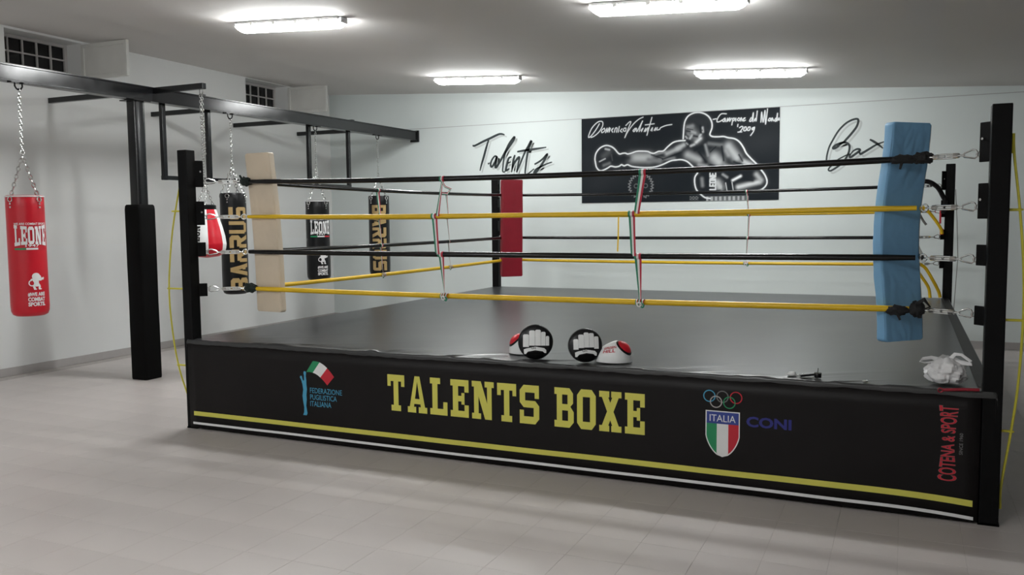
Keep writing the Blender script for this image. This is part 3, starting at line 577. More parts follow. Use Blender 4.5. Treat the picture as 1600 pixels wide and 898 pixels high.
# ------------------------------------------------------------------ ropes, four a side
SIDE = {'front': ('A', 'B', 'on the near front side'), 'left': ('A', 'C', 'on the left side by the bags'),
        'back': ('C', 'D', 'on the back side towards the mural'), 'right': ('B', 'D', 'on the right side behind the blue pad')}
LEVEL = ('top', 'upper middle', 'lower middle', 'bottom')
SAG = {'front': (.030, .014, .006, .010), 'left': (.02, .015, .01, .012), 'back': (.02, .012, .006, .012), 'right': (.02, .015, .01, .012)}
def rope_pt(side, lev, t):
    a, b, _ = SIDE[side]; p = Vector((*MEET[a], ROPE_Z[lev])); q = Vector((*MEET[b], ROPE_Z[lev]))
    d = (q-p).normalized(); p = p + d*.03; q = q - d*.03
    r = p.lerp(q, t); r.z -= SAG[side][lev]*4*t*(1-t)
    return r
for side, (a, b, where) in SIDE.items():
    for lev in range(4):
        rr = .0185 if lev != 1 else .0165
        pts = [rope_pt(side, lev, i/24) for i in range(25)]
        m_ = MB(); m_.tube(pts, [rr*.8] + [rr]*23 + [rr*.8], 10)
        o = m_.build('ring_rope', M_rope_y if lev % 2 else M_rope_b, smooth=True)
        tag(o, ('yellow' if lev % 2 else 'black') + ' ring rope, ' + LEVEL[lev] + ' one ' + where, 'rope', 'ropes round the boxing ring')
        origin_to(o, pts[0])
# turnbuckles between rope corners and posts
CNAME = {'A': 'at the near left corner with cream pad', 'B': 'at the near right corner with blue pad', 'C': 'at the far left corner with red pad', 'D': 'at the far right corner post'}
for k in 'ABCD':
    for lev in range(4):
        a = Vector((*MEET[k], ROPE_Z[lev])); b = EYE[k].copy(); b.z = ROPE_Z[lev]
        L_ = (b-a).length; d = (b-a).normalized(); sd = Vector((d.y, -d.x, 0)); up = Vector((0, 0, 1))
        t = thing('turnbuckle', 'steel turnbuckle of the ' + LEVEL[lev] + ' rope ' + CNAME[k], 'turnbuckle', a, 'turnbuckles at the ring corners')
        m_ = MB(); m_.torus(a + d*.012, .020, .0045, sd, n=12, nr=6); m_.torus(a + d*.042, .016, .0045, up, n=12, nr=6, up=d, ell=1.3); m_.build('shackle', M_chrome, t, smooth=True)
        s0, s1 = .07, .07 + L_*.36
        m_ = MB()
        for q in (-1, 1): m_.tube([a + d*s0 + up*q*.0105, a + d*s1 + up*q*.0105], .0045, 6)
        for s_ in (s0, s1): m_.tube([a + d*(s_-.014), a + d*(s_+.014)], .0135, 8)
        m_.build('frame', M_chrome, t, smooth=True)
        m_ = MB(); m_.tube([a + d*.055, a + d*(s0+.05)], .0055, 6); m_.tube([a + d*(s1-.05), a + d*(L_-.085)], .0055, 6); m_.build('threaded_rod', M_chrome, t, smooth=True)
        c0 = a + d*(L_-.098); m_ = MB()
        loop = [(0, 0), (.012, .010), (.055, .026), (.074, .022), (.084, .008), (.082, -.010), (.07, -.020), (.012, -.010)]
        m_.tube([c0 + d*x + up*z for x, z in loop], .0048, 6, closed=True); m_.build('snap_hook', M_chrome, t, smooth=True)
        m_ = MB(); m_.torus(b - d*.008, .013, .004, sd, n=10, nr=5); m_.build('eye', M_chrome, t, smooth=True)

# ------------------------------------------------------------------ corner pads
def make_pad(label, c, ang, w, t, z0, z1, m_, cx, name_seed, folds=()):
    """upholstered slab: c = (x, y), ang = direction of its width, cx(v) sideways drift along its height"""
    root = thing('corner_pad', label, 'corner pad', (c[0], c[1], z0), 'padded ring corner cushions')
    U = Vector((math.cos(ang), math.sin(ang), 0)); Nn = Vector((-U.y, U.x, 0)); mb_ = MB()
    rr = .011; nb = 30; ring_ = []
    for q, (sx, sy) in enumerate(((1, 1), (-1, 1), (-1, -1), (1, -1))):
        for i in range(4):
            a = PI/2*q + PI/2*i/3; ring_.append((sx*(w/2-rr) + rr*math.cos(a), sy*(t/2-rr) + rr*math.sin(a)))
        if q in (0, 2):
            for i in range(1, nb): ring_.append((sx*(w/2-rr)*(1-2*i/nb), sy*t/2))
        else: ring_.append((sx*w/2, 0))
    ns, nr = len(ring_), 110
    sec = lambda i: ring_[i]
    V = []
    for j in range(nr+1):
        v = j/nr; z = z0 + (z1-z0)*v
        sc = 1.0
        ed = min(v, 1-v)*(z1-z0)
        if ed < .008: sc = .93 + .07*math.sqrt(max(0, 1-((.008-ed)/.008)**2))
        for i in range(ns):
            a, b = sec(i); a *= 1 - .02*math.sin(v*9)**2
            wv = .0035*noise.noise(Vector((a*9, z*5, name_seed))) + .0018*noise.noise(Vector((a*25, z*14, name_seed)))
            for fz, fx, dz_, am in folds:
                s_ = (z-fz)*dz_[0] + (a-fx)*dz_[1]
                wv += am*math.sin(s_*52 + 3*noise.noise(Vector((a*8, z*8, fz))))*math.exp(-((z-fz)**2)/.02)*math.exp(-((a-fx)**2)/.02)
            p = Vector((c[0], c[1], z)) + U*(a*sc + cx(v)) + Nn*((b + math.copysign(wv, b))*sc)
            V.append(p)
    F = [(j*ns+i, j*ns+(i+1) % ns, (j+1)*ns+(i+1) % ns, (j+1)*ns+i) for j in range(nr) for i in range(ns)]
    F += [tuple(range(ns))[::-1], tuple(range(nr*ns, (nr+1)*ns))]
    mb_.add(V, F); mb_.build('cushion', m_, root, smooth=True, angle=60)
    # piping along the two long edges facing out of the ring
    for sg in (-1, 1):
        pp = [Vector((c[0], c[1], z0 + (z1-z0)*(.01+.98*j/30))) + U*(sg*w/2*.985 + cx(.01+.98*j/30)) - Nn*(t*.40) for j in range(31)]
        q = MB(); q.tube(pp, .0035, 5); q.build('piping', M_piping if sg > 0 and m_ is M_blue else m_, root, smooth=True)
    return root
def tie(root, c, r, mt, seed, stretch=(1, 1, 1), tails=()):
    m_ = MB(); c = Vector(c); nu, nv = 18, 12
    def fn(u, v):
        a = 2*PI*u; b = PI*(v-.5)*.999; d = Vector((math.cos(b)*math.cos(a), math.cos(b)*math.sin(a), math.sin(b)))
        k = r*(1 + .45*noise.noise(d*2.2 + Vector((seed, 0, 0))) + .2*noise.noise(d*6 + Vector((seed, 3, 0))))
        return c + Vector((d.x*k*stretch[0], d.y*k*stretch[1], d.z*k*stretch[2]))
    m_.surf(fn, nu, nv, closed_u=True)
    for pts in tails: m_.tube(pts, [r*.35]*(len(pts)-1) + [r*.2], 6, flat=.4)
    m_.build('cloth_tie', mt, root, smooth=True)
bc = (-.030, 5.458)
blue = make_pad('light blue corner pad hanging inside the ropes at the near right corner', bc, PI/4, .285, .07, .895, 2.150, M_blue,
                lambda v: .026*math.cos(v*PI*2) + .022*v*v - .010, 2.0, ((1.05, .02, (.25, 1.0), .006), (1.93, .05, (.6, -.8), .006), (1.98, .03, (.5, .8), .004), (1.25, 0, (.8, .6), .003), (.96, -.03, (.12, 1.0), .005)))
B_ = MEET['B']
tie(blue, (B_[0]-.005, B_[1]-.01, ROPE_Z[0]), .036, M_blackcloth, 1, (1.5, 1, .9))
tie(blue, (B_[0]-.10, B_[1]-.015, ROPE_Z[0]-.005), .028, M_blackcloth, 4, (2.4, .9, .9), [[(B_[0]-.11, B_[1]-.03, ROPE_Z[0]-.01), (B_[0]-.12, B_[1]-.04, ROPE_Z[0]-.06)]])
tie(blue, (B_[0]-.015, B_[1]-.012, ROPE_Z[3]), .036, M_blackcloth, 7, (1.1, 1, 1.25), [[(B_[0]-.02, B_[1]-.03, ROPE_Z[3]+.03), (B_[0]+.02, B_[1]-.04, ROPE_Z[3]+.06), (B_[0]+.05, B_[1]-.04, ROPE_Z[3]+.02), (B_[0]+.01, B_[1]-.03, ROPE_Z[3])]])
tie(blue, (B_[0]-.11, B_[1]-.015, ROPE_Z[3]-.008), .027, M_blackcloth, 9, (2.2, .9, 1), [[(B_[0]-.12, B_[1]-.03, ROPE_Z[3]-.01), (B_[0]-.10, B_[1]-.04, ROPE_Z[3]-.06)]])
cream = make_pad('cream corner pad leaning inside the ropes at the near left corner', (-4.597, 5.368), math.radians(-5), .262, .06, .912, 2.160, M_cream,
                 lambda v: .035 - .085*v + .02*math.sin(v*PI), 5.0, ((2.02, .0, (.4, .9), .002),))
A_ = MEET['A']
tie(cream, (A_[0]+.015, A_[1]-.005, ROPE_Z[0]), .034, M_cloth, 12, (1.5, 1, 1), [[(A_[0]+.0, A_[1]-.02, ROPE_Z[0]+.01), (A_[0]-.02, A_[1]-.03, ROPE_Z[0]+.05)]])
tie(cream, (A_[0]+.03, A_[1]-.005, ROPE_Z[3]+.005), .034, M_cloth, 15, (1.9, 1, 1.1))
make_pad('dark red corner pad at the far corner left of the mural', (-4.625, 10.10), -3*PI/4, .285, .07, .885, 2.130, M_redpad, lambda v: .018*(1-v), 8.0)

# ================================================================== BAG RACK: steel beam on a padded column, tied to the left wall by arms
BX = lambda y: -7.165 + .018*(y-6.5)          # beam axis, very slightly out of parallel
BZ0, BZ1 = 2.868, 3.015
rack = thing('bag_rack', 'black steel overhead beam with wall arms and pull-up frames carrying the punching bags', 'steel frame', (-7.165, 6.5, 0))
ya, yb = YF+.02, YW-.03
def bsec(y):
    x = BX(y); f = .062; w = .012; t = .012
    return [(x-f,y,BZ0),(x+f,y,BZ0),(x+f,y,BZ0+t),(x+f-.012,y,BZ0+t+.004),(x+f-.012,y,BZ1-t-.004),(x+f,y,BZ1-t),(x+f,y,BZ1),(x-f,y,BZ1),(x-f,y,BZ1-t),(x-f+.012,y,BZ1-t-.004),(x-f+.012,y,BZ0+t+.004),(x-f,y,BZ0+t)]
m_ = MB(); A = bsec(ya); B = bsec(yb); n = len(A)
m_.add(A+B, [tuple(range(n)), tuple(range(n, 2*n))[::-1]] + [(i, n+i, n+(i+1) % n, (i+1) % n) for i in range(n)])
m_.build('beam', M_gloss, rack)
m_ = MB(); m_.box((BX(yb)-.075, yb, BZ0-.02), (BX(yb)+.075, YW, BZ1+.012)); m_.build('end_plate', M_gloss, rack)
ccx, ccy = -7.196, 6.485
def rounded(h, r, k=5):
    out = []
    for q, (sx, sy) in enumerate(((1,1),(-1,1),(-1,-1),(1,-1))):
        for i in range(k+1):
            a = PI/2*q + PI/2*i/k; out.append((sx*(h-r) + r*math.cos(a), sy*(h-r) + r*math.sin(a)))
    return out
S = rounded(.068, .032, 6)
m_ = MB(); m_.prism([(ccx+x, ccy+y, 0) for x, y in S], (0, 0, BZ0-.012)); col = m_.build('column', M_gloss, rack, smooth=True, angle=25)
m_ = MB(); m_.box((ccx-.105, ccy-.105, BZ0-.012), (ccx+.105, ccy+.105, BZ0)); m_.build('cap_plate', M_gloss, rack, bevel=.002)
def pad_ring(z, s): return [(ccx+x*s, ccy+y*s, z) for x, y in rounded(.108, .022, 4)]
m_ = MB(); lv = [(.0, .97), (.02, 1), (.55, 1.0), (.8, .985), (1.2, 1.0), (1.76, 1.0), (1.795, .97), (1.81, .88), (1.811, .6)]
V = []; 
for z, s in lv: V += pad_ring(z, s)
n = len(pad_ring(0, 1)); F = [(j*n+i, j*n+(i+1) % n, (j+1)*n+(i+1) % n, (j+1)*n+i) for j in range(len(lv)-1) for i in range(n)] + [tuple(range(n))[::-1], tuple(range((len(lv)-1)*n, len(lv)*n))]
m_.add(V, F); m_.build('column_pad', M_pad, rack, smooth=True, angle=40)
AZ = 2.985
ARMS = [(6.67, -6.44), (8.10, None), (9.56, None), (10.96, None)]
for y, xr in ARMS:
    m_ = MB(); m_.box((XW, y-.025, AZ-.028), (xr if xr else BX(y)+.04, y+.025, AZ+.030)); a_ = m_.build('wall_arm', M_gloss, rack, bevel=.003)
m_ = MB(); m_.box((BX(7.34)+.02, 7.30, BZ1), (BX(7.34)+.06, 7.36, BZ1+.018)); m_.build('clamp', M_gloss, rack)
m_ = MB(); m_.box((BX(10.1)-.02, 10.07, BZ1), (BX(10.1)+.05, 10.13, BZ1+.014)); m_.build('clamp', M_gloss, rack)
HX = lambda y: BX(y) - .045
VY = (6.84, 7.48, 9.24, 10.10)
for y in VY:
    m_ = MB(); m_.box((HX(y)-.024, y-.024, 2.075), (HX(y)+.024, y+.024, BZ0)); m_.build('hanger_post', M_gloss, rack, bevel=.003)
m_ = MB(); y0_, y1_ = VY[0]-.03, VY[3]+.03
m_.add([(HX(y)+sx*.022, y, 2.100+sz*.022) for y in (y0_, y1_) for sx, sz in ((-1,-1),(1,-1),(1,1),(-1,1))], [(0,1,2,3),(7,6,5,4),(0,4,5,1),(1,5,6,2),(2,6,7,3),(3,7,4,0)])
m_.build('pull_up_bar', M_gloss, rack, bevel=.003)
def hook(x, y, z):
    m_ = MB(); m_.box((x-.03, y-.085, z-.010), (x+.03, y-.03, z)); m_.box((x-.03, y+.03, z-.010), (x+.03, y+.085, z))
    m_.tube([(x, y-.035, z-.005), (x, y-.036, z-.035), (x, y-.02, z-.058), (x, y, z-.064), (x, y+.02, z-.058), (x, y+.036, z-.035), (x, y+.035, z-.005)], .007, 6)
    m_.build('bag_hook', M_gloss, rack, smooth=True)

# ------------------------------------------------------------------ punching bags
def lion_polys():
    """rampant lion: mane and head, striking paw, body, two legs, curled tail"""
    disc = lambda cx, cz, rx, rz, k=14: [(cx+rx*math.cos(2*PI*i/k), cz+rz*math.sin(2*PI*i/k)) for i in range(k)]
    P = [disc(.50, .78, .24, .22), disc(.66, .74, .14, .13), disc(.46, .62, .19, .20), disc(.50, .45, .15, .20), disc(.52, .30, .15, .12)]
    for st, w in (([(.58, .62), (.74, .58), (.92, .66)], .12), ([(.90, .66), (.99, .64)], .15), ([(.42, .34), (.36, .20), (.40, .06)], .13), ([(.34, .035), (.50, .035)], .07),
                  ([(.60, .34), (.68, .20), (.66, .06)], .13), ([(.62, .035), (.80, .035)], .07), ([(.40, .28), (.22, .24), (.10, .34), (.12, .50), (.22, .56)], .06), ([(.20, .56), (.28, .64)], .10), ([(.74, .68), (.82, .70)], .08)):
        P += stroke_polys(st, w, False)
    return P
def barrus_letters():
    t = .27
    L_ = {'B': [R_(0,0,t,.44), R_(0,.56,t,1), R_(t,0,.75,.22), R_(t,.39,.75,.61), R_(t,.78,.75,1), [(.58,.03),(.75,0),(.95,.12),(.95,.42),(.75,.5),(.58,.5)], [(.58,.5),(.75,.5),(.93,.58),(.93,.88),(.75,1),(.58,.97)]],
          'A': [[(0,0),(.30,0),(.62,1),(.34,1)], [(.98,0),(.68,0),(.36,1),(.64,1)], R_(.5,.16,.8,.36)],
          'R': [R_(0,0,t,.5), R_(0,.78,.75,1), R_(.1,.40,.75,.62), [(.60,.42),(.75,.42),(.95,.54),(.95,.88),(.75,1),(.60,1)], [(.38,.42),(.68,.42),(.99,0),(.66,0)]],
          'U': [R_(0,.15,t,1), [(.05,.2),(.15,0),(.78,0),(.88,.2)], R_(.66,.15,.93,1)],
          'S': [R_(.1,.78,.92,1), [(0,.5),(t,.4),(t,.97),(.1,1),(0,.9)], R_(.1,.39,.82,.61), [(.65,.05),(.82,0),(.92,.1),(.92,.52),(.82,.61),(.65,.58)], R_(0,0,.82,.22)]}
    out = []; x = 0
    for ch in 'BARRUS': out.append([[(x+a, b) for a, b in p] for p in L_[ch]]); x += 1.08
    return out, x - .12
def make_bag(label, x, y, R, z0, z1, hz, cz, bm_, kind, a0, trim):
    root = thing('punching_bag', label, 'punching bag', (x, y, z0), 'heavy bags hanging from the beam')
    m_ = MB(); m_.lathe([(R*.05, z0), (R*.74, z0+.002), (R*.90, z0+.016), (R*.98, z0+.045), (R, z0+.09), (R*.99, (z0+z1)/2), (R*.985, z1-.10), (R*.98, z1-.012), (R*.94, z1), (R*.9, z1-.006), (R*.05, z1-.012)], 40, (x, y, 0))
    m_.build('bag_body', bm_, root, smooth=True, angle=50)
    if trim:
        m_ = MB(); m_.torus((x, y, z1-.010), R*.985, .006, n=40, nr=6); m_.build('top_piping', M_wprint, root, smooth=True)
    m_ = MB(); m_.chain((x, y, cz), (x, y, hz-.055)); m_.torus((x, y, cz), .02, .005, (1, 0, 0), n=12, nr=6); m_.build('main_chain', M_chrome, root, smooth=True)
    for k in range(4):
        a = a0 + PI/4 + k*PI/2; p = Vector((x + R*.93*math.cos(a), y + R*.93*math.sin(a), z1+.004))
        m_ = MB(); m_.chain(p, (x, y, cz-.02), l=.045, r=.0042, w=.014); m_.build('strap_chain', M_chrome, root, smooth=True)
        q = Vector((x + (R+.003)*math.cos(a), y + (R+.003)*math.sin(a), z1-.035)); rd = Vector((math.cos(a), math.sin(a), 0))
        m_ = MB(); m_.torus(q, .022, .005, rd, n=14, nr=6)
        for dz in (-.04, -.07): m_.obox(q + Vector((0, 0, dz)), rd*.003, Vector((-rd.y, rd.x, 0))*.008, (0, 0, .008))
        m_.build('d_ring', M_chrome, root, smooth=True)
    if kind == 'logo':
        s = R/.18
        letters, w = slab_word('LEONE', .10); P = []
        for i, (lx, lw, pp) in enumerate(letters):
            # the word is taller at both ends
            for p in pp: P.append([(a, .5 + (b-.5)*(1.0 + .22*abs(2*a/w-1)**2) - .04) for a, b in p])
        on_cyl([[(a-w/2, b) for a, b in p] for p in P], (x, y), R, a0+.26, z1-.425, .325*s/w, .155).build('brand_word', M_wprint, root)
        P, w = font_polys('WE ARE COMBAT SPORTS', .02); on_cyl([[(a-w/2, b) for a, b in p] for p in P], (x, y), R, a0+.26, z1-.262, .325*s/w, .020).build('slogan_line', M_wprint, root)
        P, w = font_polys('1947', .02); on_cyl([[(a-w/2, b) for a, b in p] for p in P], (x, y), R, a0+.28, z1-.455, .13*s/w, .024).build('year', M_wprint, root)
        for i, mt in enumerate((M_green, M_wprint, M_rprint)):
            on_cyl([R_(-.165+.11*i, 0, -.055+.11*i, 1)], (x, y), R, a0+.26, z1-.480, s, .016).build('tricolour_bar', mt, root)
        on_cyl([[(a-.5, b) for a, b in p] for p in lion_polys()], (x, y), R, a0+.37, z1-.835, .165*s, .150).build('lion_emblem', M_wprint, root)
        for i, (bd, ww) in enumerate((('#WE ARE', .165), ('COMBAT', .165), ('SPORTS.', .165))):
            P, w = font_polys(bd, .045); on_cyl([[(a-w/2, b) for a, b in p] for p in P], (x, y), R, a0+.37, z1-.895-.043*i, ww*s/w, .037).build('motto_line', M_wprint, root)
    else:
        letters, w = barrus_letters(); H_ = kind
        up = kind == 'gold'; k_ = .90*(z1-z0-.10)/w
        for P in letters: on_cyl([[(a, b-.5) for a, b in p] for p in P], (x, y), R, a0, (z0+.05) if up else (z0+.07+k_*w), k_, .215, PI/2 if up else -PI/2, None).build('brand_letter', M_gold, root)
    hook(x, y, hz)
    return root
va = lambda x, y: math.atan2(-y, -x)
BAGS = [('red punching bag with white lettering hanging at the far left edge', 5.185, .156, .80, 1.875, M_red, 'logo', 0.0, True, 2.255),
        ('black punching bag with large gold lettering near the cream pad', 7.75, .149, .785, 1.955, M_blk, 'gold', .36, False, 2.276),
        ('black punching bag with white lion emblem, between the two gold lettered bags', 9.285, .155, .845, 1.895, M_blk, 'logo', .0, True, 2.298),
        ('black punching bag with gold lettering, farthest along the beam', 10.708, .153, .82, 1.985, M_blk, 'gold_down', .0, False, 2.293)]
for lab, y, R, z0, z1, mt, kind, da, trim, cz in BAGS:
    x = BX(y) + .03
    make_bag(lab, x, y, R, z0, z1, BZ0, cz, mt, kind, va(x, y) + da, trim)
# ------------------------------------------------------------------ pear-shaped punch ball on the arm
px, py = -6.485, 6.67
ball = thing('punch_ball', 'pear shaped white and red punch ball hanging behind the near left post', 'punch ball', (px, py, 1.25), None)
prof = [(.02, 1.262), (.10, 1.268), (.155, 1.295), (.185, 1.345), (.192, 1.40), (.182, 1.48), (.160, 1.57), (.132, 1.66), (.108, 1.735), (.10, 1.765), (.03, 1.775)]
rf = lambda z: float(np.interp(z, [p[1] for p in prof], [p[0] for p in prof]))
pz = []
for i in range(41):
    z = 1.262 + (1.775-1.262)*i/40; pz.append((rf(z), z))
va0 = va(px, py)
def gore(i, j):
    a = math.degrees(2*PI*(j+.5)/96 - va0)
    if i < 3: return 1
    return 1 if ((a - 3) % 120) < 50 else 0
m_ = MB(); m_.lathe(pz, 96, (px, py, 0), fm=gore); m_.build('ball_body', [M_white, M_red], ball, smooth=True, angle=60)
m_ = MB(); m_.lathe([(.098, 1.735), (.104, 1.745), (.104, 1.79), (.09, 1.80), (.02, 1.80)], 32, (px, py, 0)); m_.build('collar', M_blk, ball, smooth=True)
letters, w = slab_word('LEONE', .12)
on_cyl([[(a, b-.5) for a, b in p] for _, _, pp in letters for p in pp], (px, py), .185, va0-.58, 1.38, .26/w, .085, PI/2, rf).build('brand_word', M_kprint, ball)
m_ = MB()
for k in range(3):
    a = va0 + k*2*PI/3; m_.chain((px+.085*math.cos(a), py+.085*math.sin(a), 1.80), (px, py, 2.02), l=.034)
m_.build('strap_chain', M_chrome, ball, smooth=True)
m_ = MB(); m_.chain((px-.006, py, 2.02), (px-.01, py, 2.90), l=.034); m_.chain((px+.014, py+.006, 2.30), (px+.008, py, 2.90), l=.034); m_.chain((px+.02, py-.012, 2.52), (px+.006, py, 2.88), l=.034); m_.build('main_chain', M_chrome, ball, smooth=True)
m_ = MB(); m_.tube([(px-.02, py, 2.957), (px-.02, py, 2.92), (px, py, 2.895), (px+.02, py, 2.92), (px+.02, py, 2.957)], .005, 6); m_.build('hanger', M_chrome, ball, smooth=True)

# ================================================================== WALL ART
MX0, MZ0, MW, MH = -4.284, 1.847, 2.748, 1.203
nx, ny = 520, 228
gx, gz = np.meshgrid(np.linspace(0, MW, nx), np.linspace(0, MH, ny))
img = np.full(gx.shape, .011)
rng = np.random.default_rng(3)
for _ in range(40):   # cloudy chalk rubbed over the black ground
    cx_, cz_, s_ = rng.uniform(0, MW), rng.uniform(0, MH), rng.uniform(.08, .3)
    img += rng.uniform(-.002, .006)*np.exp(-((gx-cx_)**2/(s_*1.6)**2 + (gz-cz_)**2/(s_*.7)**2))
def segd(x0, z0, x1, z1):
    dx, dz = x1-x0, z1-z0; L2 = dx*dx+dz*dz + 1e-9
    t = np.clip(((gx-x0)*dx + (gz-z0)*dz)/L2, 0, 1)
    return np.hypot(gx-x0-t*dx, gz-z0-t*dz)
def smooth_line(P):
    P = [Vector(p) for p in P]
    if len(P) < 3: return P
    E = [P[0]*2-P[1]] + P + [P[-1]*2-P[-2]]; Q = []
    for i in range(1, len(E)-2):
        a, b, c, d = E[i-1], E[i], E[i+1], E[i+2]
        for k in range(4):
            t = k/4; Q.append(.5*((2*b) + (c-a)*t + (2*a-5*b+4*c-d)*t*t + (3*b-a-3*c+d)*t**3))
    return Q + [P[-1]]
def dist_line(P, sm=True):
    P = smooth_line(P) if sm else [Vector(p) for p in P]; d = np.full(gx.shape, 9.0)
    for a, b in zip(P[:-1], P[1:]): d = np.minimum(d, segd(a.x, a.y, b.x, b.y))
    return d
for x0, z0, x1, z1, r, g in MURAL_SHADES:
    d = segd(x0, z0, x1, z1)
    if g > .01: k = np.exp(-(d/(r*.95))**2); img = img*(1-k) + (g*g*1.25)*k
    else: k = .92*np.exp(-(d/(r*.85))**2); img = img*(1-k) + .010*k
gd = np.full(gx.shape, 9.0)
for x0, z0, x1, z1 in MURAL_GLOVE_WORD: gd = np.minimum(gd, segd(x0, z0, x1, z1))
img = np.maximum(img, .75*np.clip(1.5-gd/.009, 0, 1))
for ln in MURAL_OUTLINES:
    d = dist_line(ln); img = np.maximum(img, .82*np.clip(1.6-d/.0085, 0, 1)); img += .035*np.exp(-(d/.03)**2)
for ln in MURAL_WRITING:
    d = dist_line(ln); img = np.maximum(img, .78*np.clip(1.5-d/.0065, 0, 1)); img += .012*np.exp(-(d/.02)**2)
# wreath emblem
er = np.hypot(gx-.88, gz-.226); ea = np.arctan2(gz-.226, gx-.88)
img = np.maximum(img, .22*np.clip(1.4-np.abs(er-.165-.012*np.sin(ea*26))/.014, 0, 1)*(np.abs(np.abs(ea)-PI/2) > .25))
for cx_ in (.812, .88, .948): img = np.maximum(img, .16*np.clip(1.4-np.abs(np.hypot(gx-cx_, gz-.226)-.028)/.006, 0, 1))
# waistband along the bottom edge
wb = (gx > 1.80) & (gx < 2.36) & (gz < .066+.0*gx)
img = np.where(wb, np.maximum(img, .34*(.55+.45*np.sign(np.sin(gx*105)))*(gz < .055) + .10), img)
wb = (gx > 1.57) & (gx < 1.69) & (gz > .012) & (gz < .066); img = np.where(wb, .10 + .10*np.sin(gx*150)*np.sin(gz*180), img)
img = np.clip(img, 0, .9)
mural = thing('mural', 'black wall mural of a boxer throwing a straight punch, drawn in white chalk lines', 'mural', (MX0+MW/2, YW, MZ0))
m_ = MB(); m_.box((MX0, YW-.010, MZ0), (MX0+MW, YW-.0005, MZ0+MH)); m_.build('mural_board', M_kprint, mural)
me = bpy.data.meshes.new('mural_drawing')
V = np.stack([gx.ravel() - MW/2, np.full(gx.size, -.0115), gz.ravel()], 1)
idx = np.arange(nx*ny).reshape(ny, nx)
Fq = np.stack([idx[:-1, :-1], idx[:-1, 1:], idx[1:, 1:], idx[1:, :-1]], -1).reshape(-1, 4)
me.from_pydata(V.tolist(), [], Fq.tolist())
ca = me.color_attributes.new('paint', 'FLOAT_COLOR', 'POINT')
cl = np.ones((nx*ny, 4), dtype=np.float32); f_ = img.ravel()
cl[:, 0] = f_*.96 + .000; cl[:, 1] = f_*.99 + .003; cl[:, 2] = f_ + .007
ca.data.foreach_set('color', cl.ravel())
mm = mat('mural_paint', (.5, .5, .5), .6, spec=.1); at = mm.node_tree.nodes.new('ShaderNodeVertexColor'); at.layer_name = 'paint'
mm.node_tree.links.new(at.outputs['Color'], mm.node_tree.nodes['Principled BSDF'].inputs['Base Color'])
me.materials.append(mm); me.update()
o = bpy.data.objects.new('mural_drawing', me); COL.objects.link(o); o.parent = mural

def wall_word(name, label, strokes, w):
    xs_ = [a for s in strokes for a, b in s]; zs_ = [b for s in strokes for a, b in s]
    t = thing(name, label, 'lettering', (sum(xs_)/len(xs_), YW, min(zs_)))
    for s in strokes:
        o = on_plane(stroke_polys(s, w), YW-.003).build('brush_stroke', M_brush, t)
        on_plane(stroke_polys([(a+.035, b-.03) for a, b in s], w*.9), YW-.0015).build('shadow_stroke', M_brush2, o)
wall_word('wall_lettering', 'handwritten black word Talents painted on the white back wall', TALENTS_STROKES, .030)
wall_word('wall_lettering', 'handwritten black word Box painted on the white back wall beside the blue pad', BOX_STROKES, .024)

# ================================================================== RIBBONS TIED BETWEEN THE ROPES
def ribbon_seg(m_, p, q, w, d, twist0=0.0, twist1=0.0, bow=0.0, flip=False):
    """three coloured strips from p to q; d = width direction at start"""
    p = Vector(p); q = Vector(q); t = (q-p).normalized(); d = Vector(d); d = (d - t*d.dot(t)).normalized(); nn = t.cross(d); k = 10
    for i in range(k):
        for s in range(3):
            quad = []
            for u, e in ((i/k, s/3-.5), (i/k, (s+1)/3-.5), ((i+1)/k, (s+1)/3-.5), ((i+1)/k, s/3-.5)):
                a = twist0 + (twist1-twist0)*u; ww = w*(1-.25*u*(1-u)*4*.3)
                dd = d*math.cos(a) + nn*math.sin(a)
                quad.append(p.lerp(q, u) + dd*(e*ww) + d*(bow*math.sin(PI*u)))
            m_.poly(quad, (2-s) if flip else s)
RIB = [M_rib_g, M_rib_w, M_rib_r]
def wrap(m_, c, ax, r, w):
    """a turn of ribbon round a rope"""
    c = Vector(c); ax = Vector(ax).normalized(); u = ax.orthogonal().normalized(); v = ax.cross(u)
    for i in range(12):
        a, b = 2*PI*i/12, 2*PI*(i+1)/12
        for s in range(3):
            q = [c + ax*(w*(e/3-.5)) + (u*math.cos(g) + v*math.sin(g))*r for g, e in ((a, s), (a, s+1), (b, s+1), (b, s))]
            m_.poly(q, s)
def ribbon(label, side, pts, ws, width_dir, twists, knot, tails=()):
    """pts: consecutive (top, bottom) pairs between rope levels"""
    t = thing('tie_ribbon', label, 'ribbon', pts[-1][1], 'ribbons tied between the ring ropes')
    ax = Vector((1, 0, 0)) if side in ('front', 'back') else Vector((0, 1, 0))
    for (a, b), w, (t0, t1) in zip(pts, ws, twists):
        m_ = MB(); ribbon_seg(m_, a, b, w, width_dir, t0, t1); wrap(m_, (a[0], a[1], a[2]), ax, .0205, w*.9); m_.build('ribbon_length', RIB, t)
    m_ = MB(); c = Vector(pts[-1][1])
    for k in range(3): wrap(m_, c + ax*(.02*k - .02), ax, .021+.002*(k % 2), .016)
    if knot:
        m_.torus(c + Vector((0, -.024, -.012)), .013, .005, (0, 1, 0), n=10, nr=5, m=1); m_.torus(c + ax*.02 + Vector((0, -.024, -.018)), .012, .005, (.3, 1, 0), n=10, nr=5, m=0)
    m_.build('knot', RIB, t)
    if tails:
        m_ = MB()
        for tl in tails:
            for a, b in zip(tl[:-1], tl[1:]): ribbon_seg(m_, a, b, .014, (0, .3, 1), .2, .2)
        m_.build('loose_end', RIB, t)
fy = Y0 + INSET; z = ROPE_Z
zf = lambda lev, x, side='front': rope_pt(side, lev, (x-MEET['A'][0])/(MEET['B'][0]-MEET['A'][0])).z
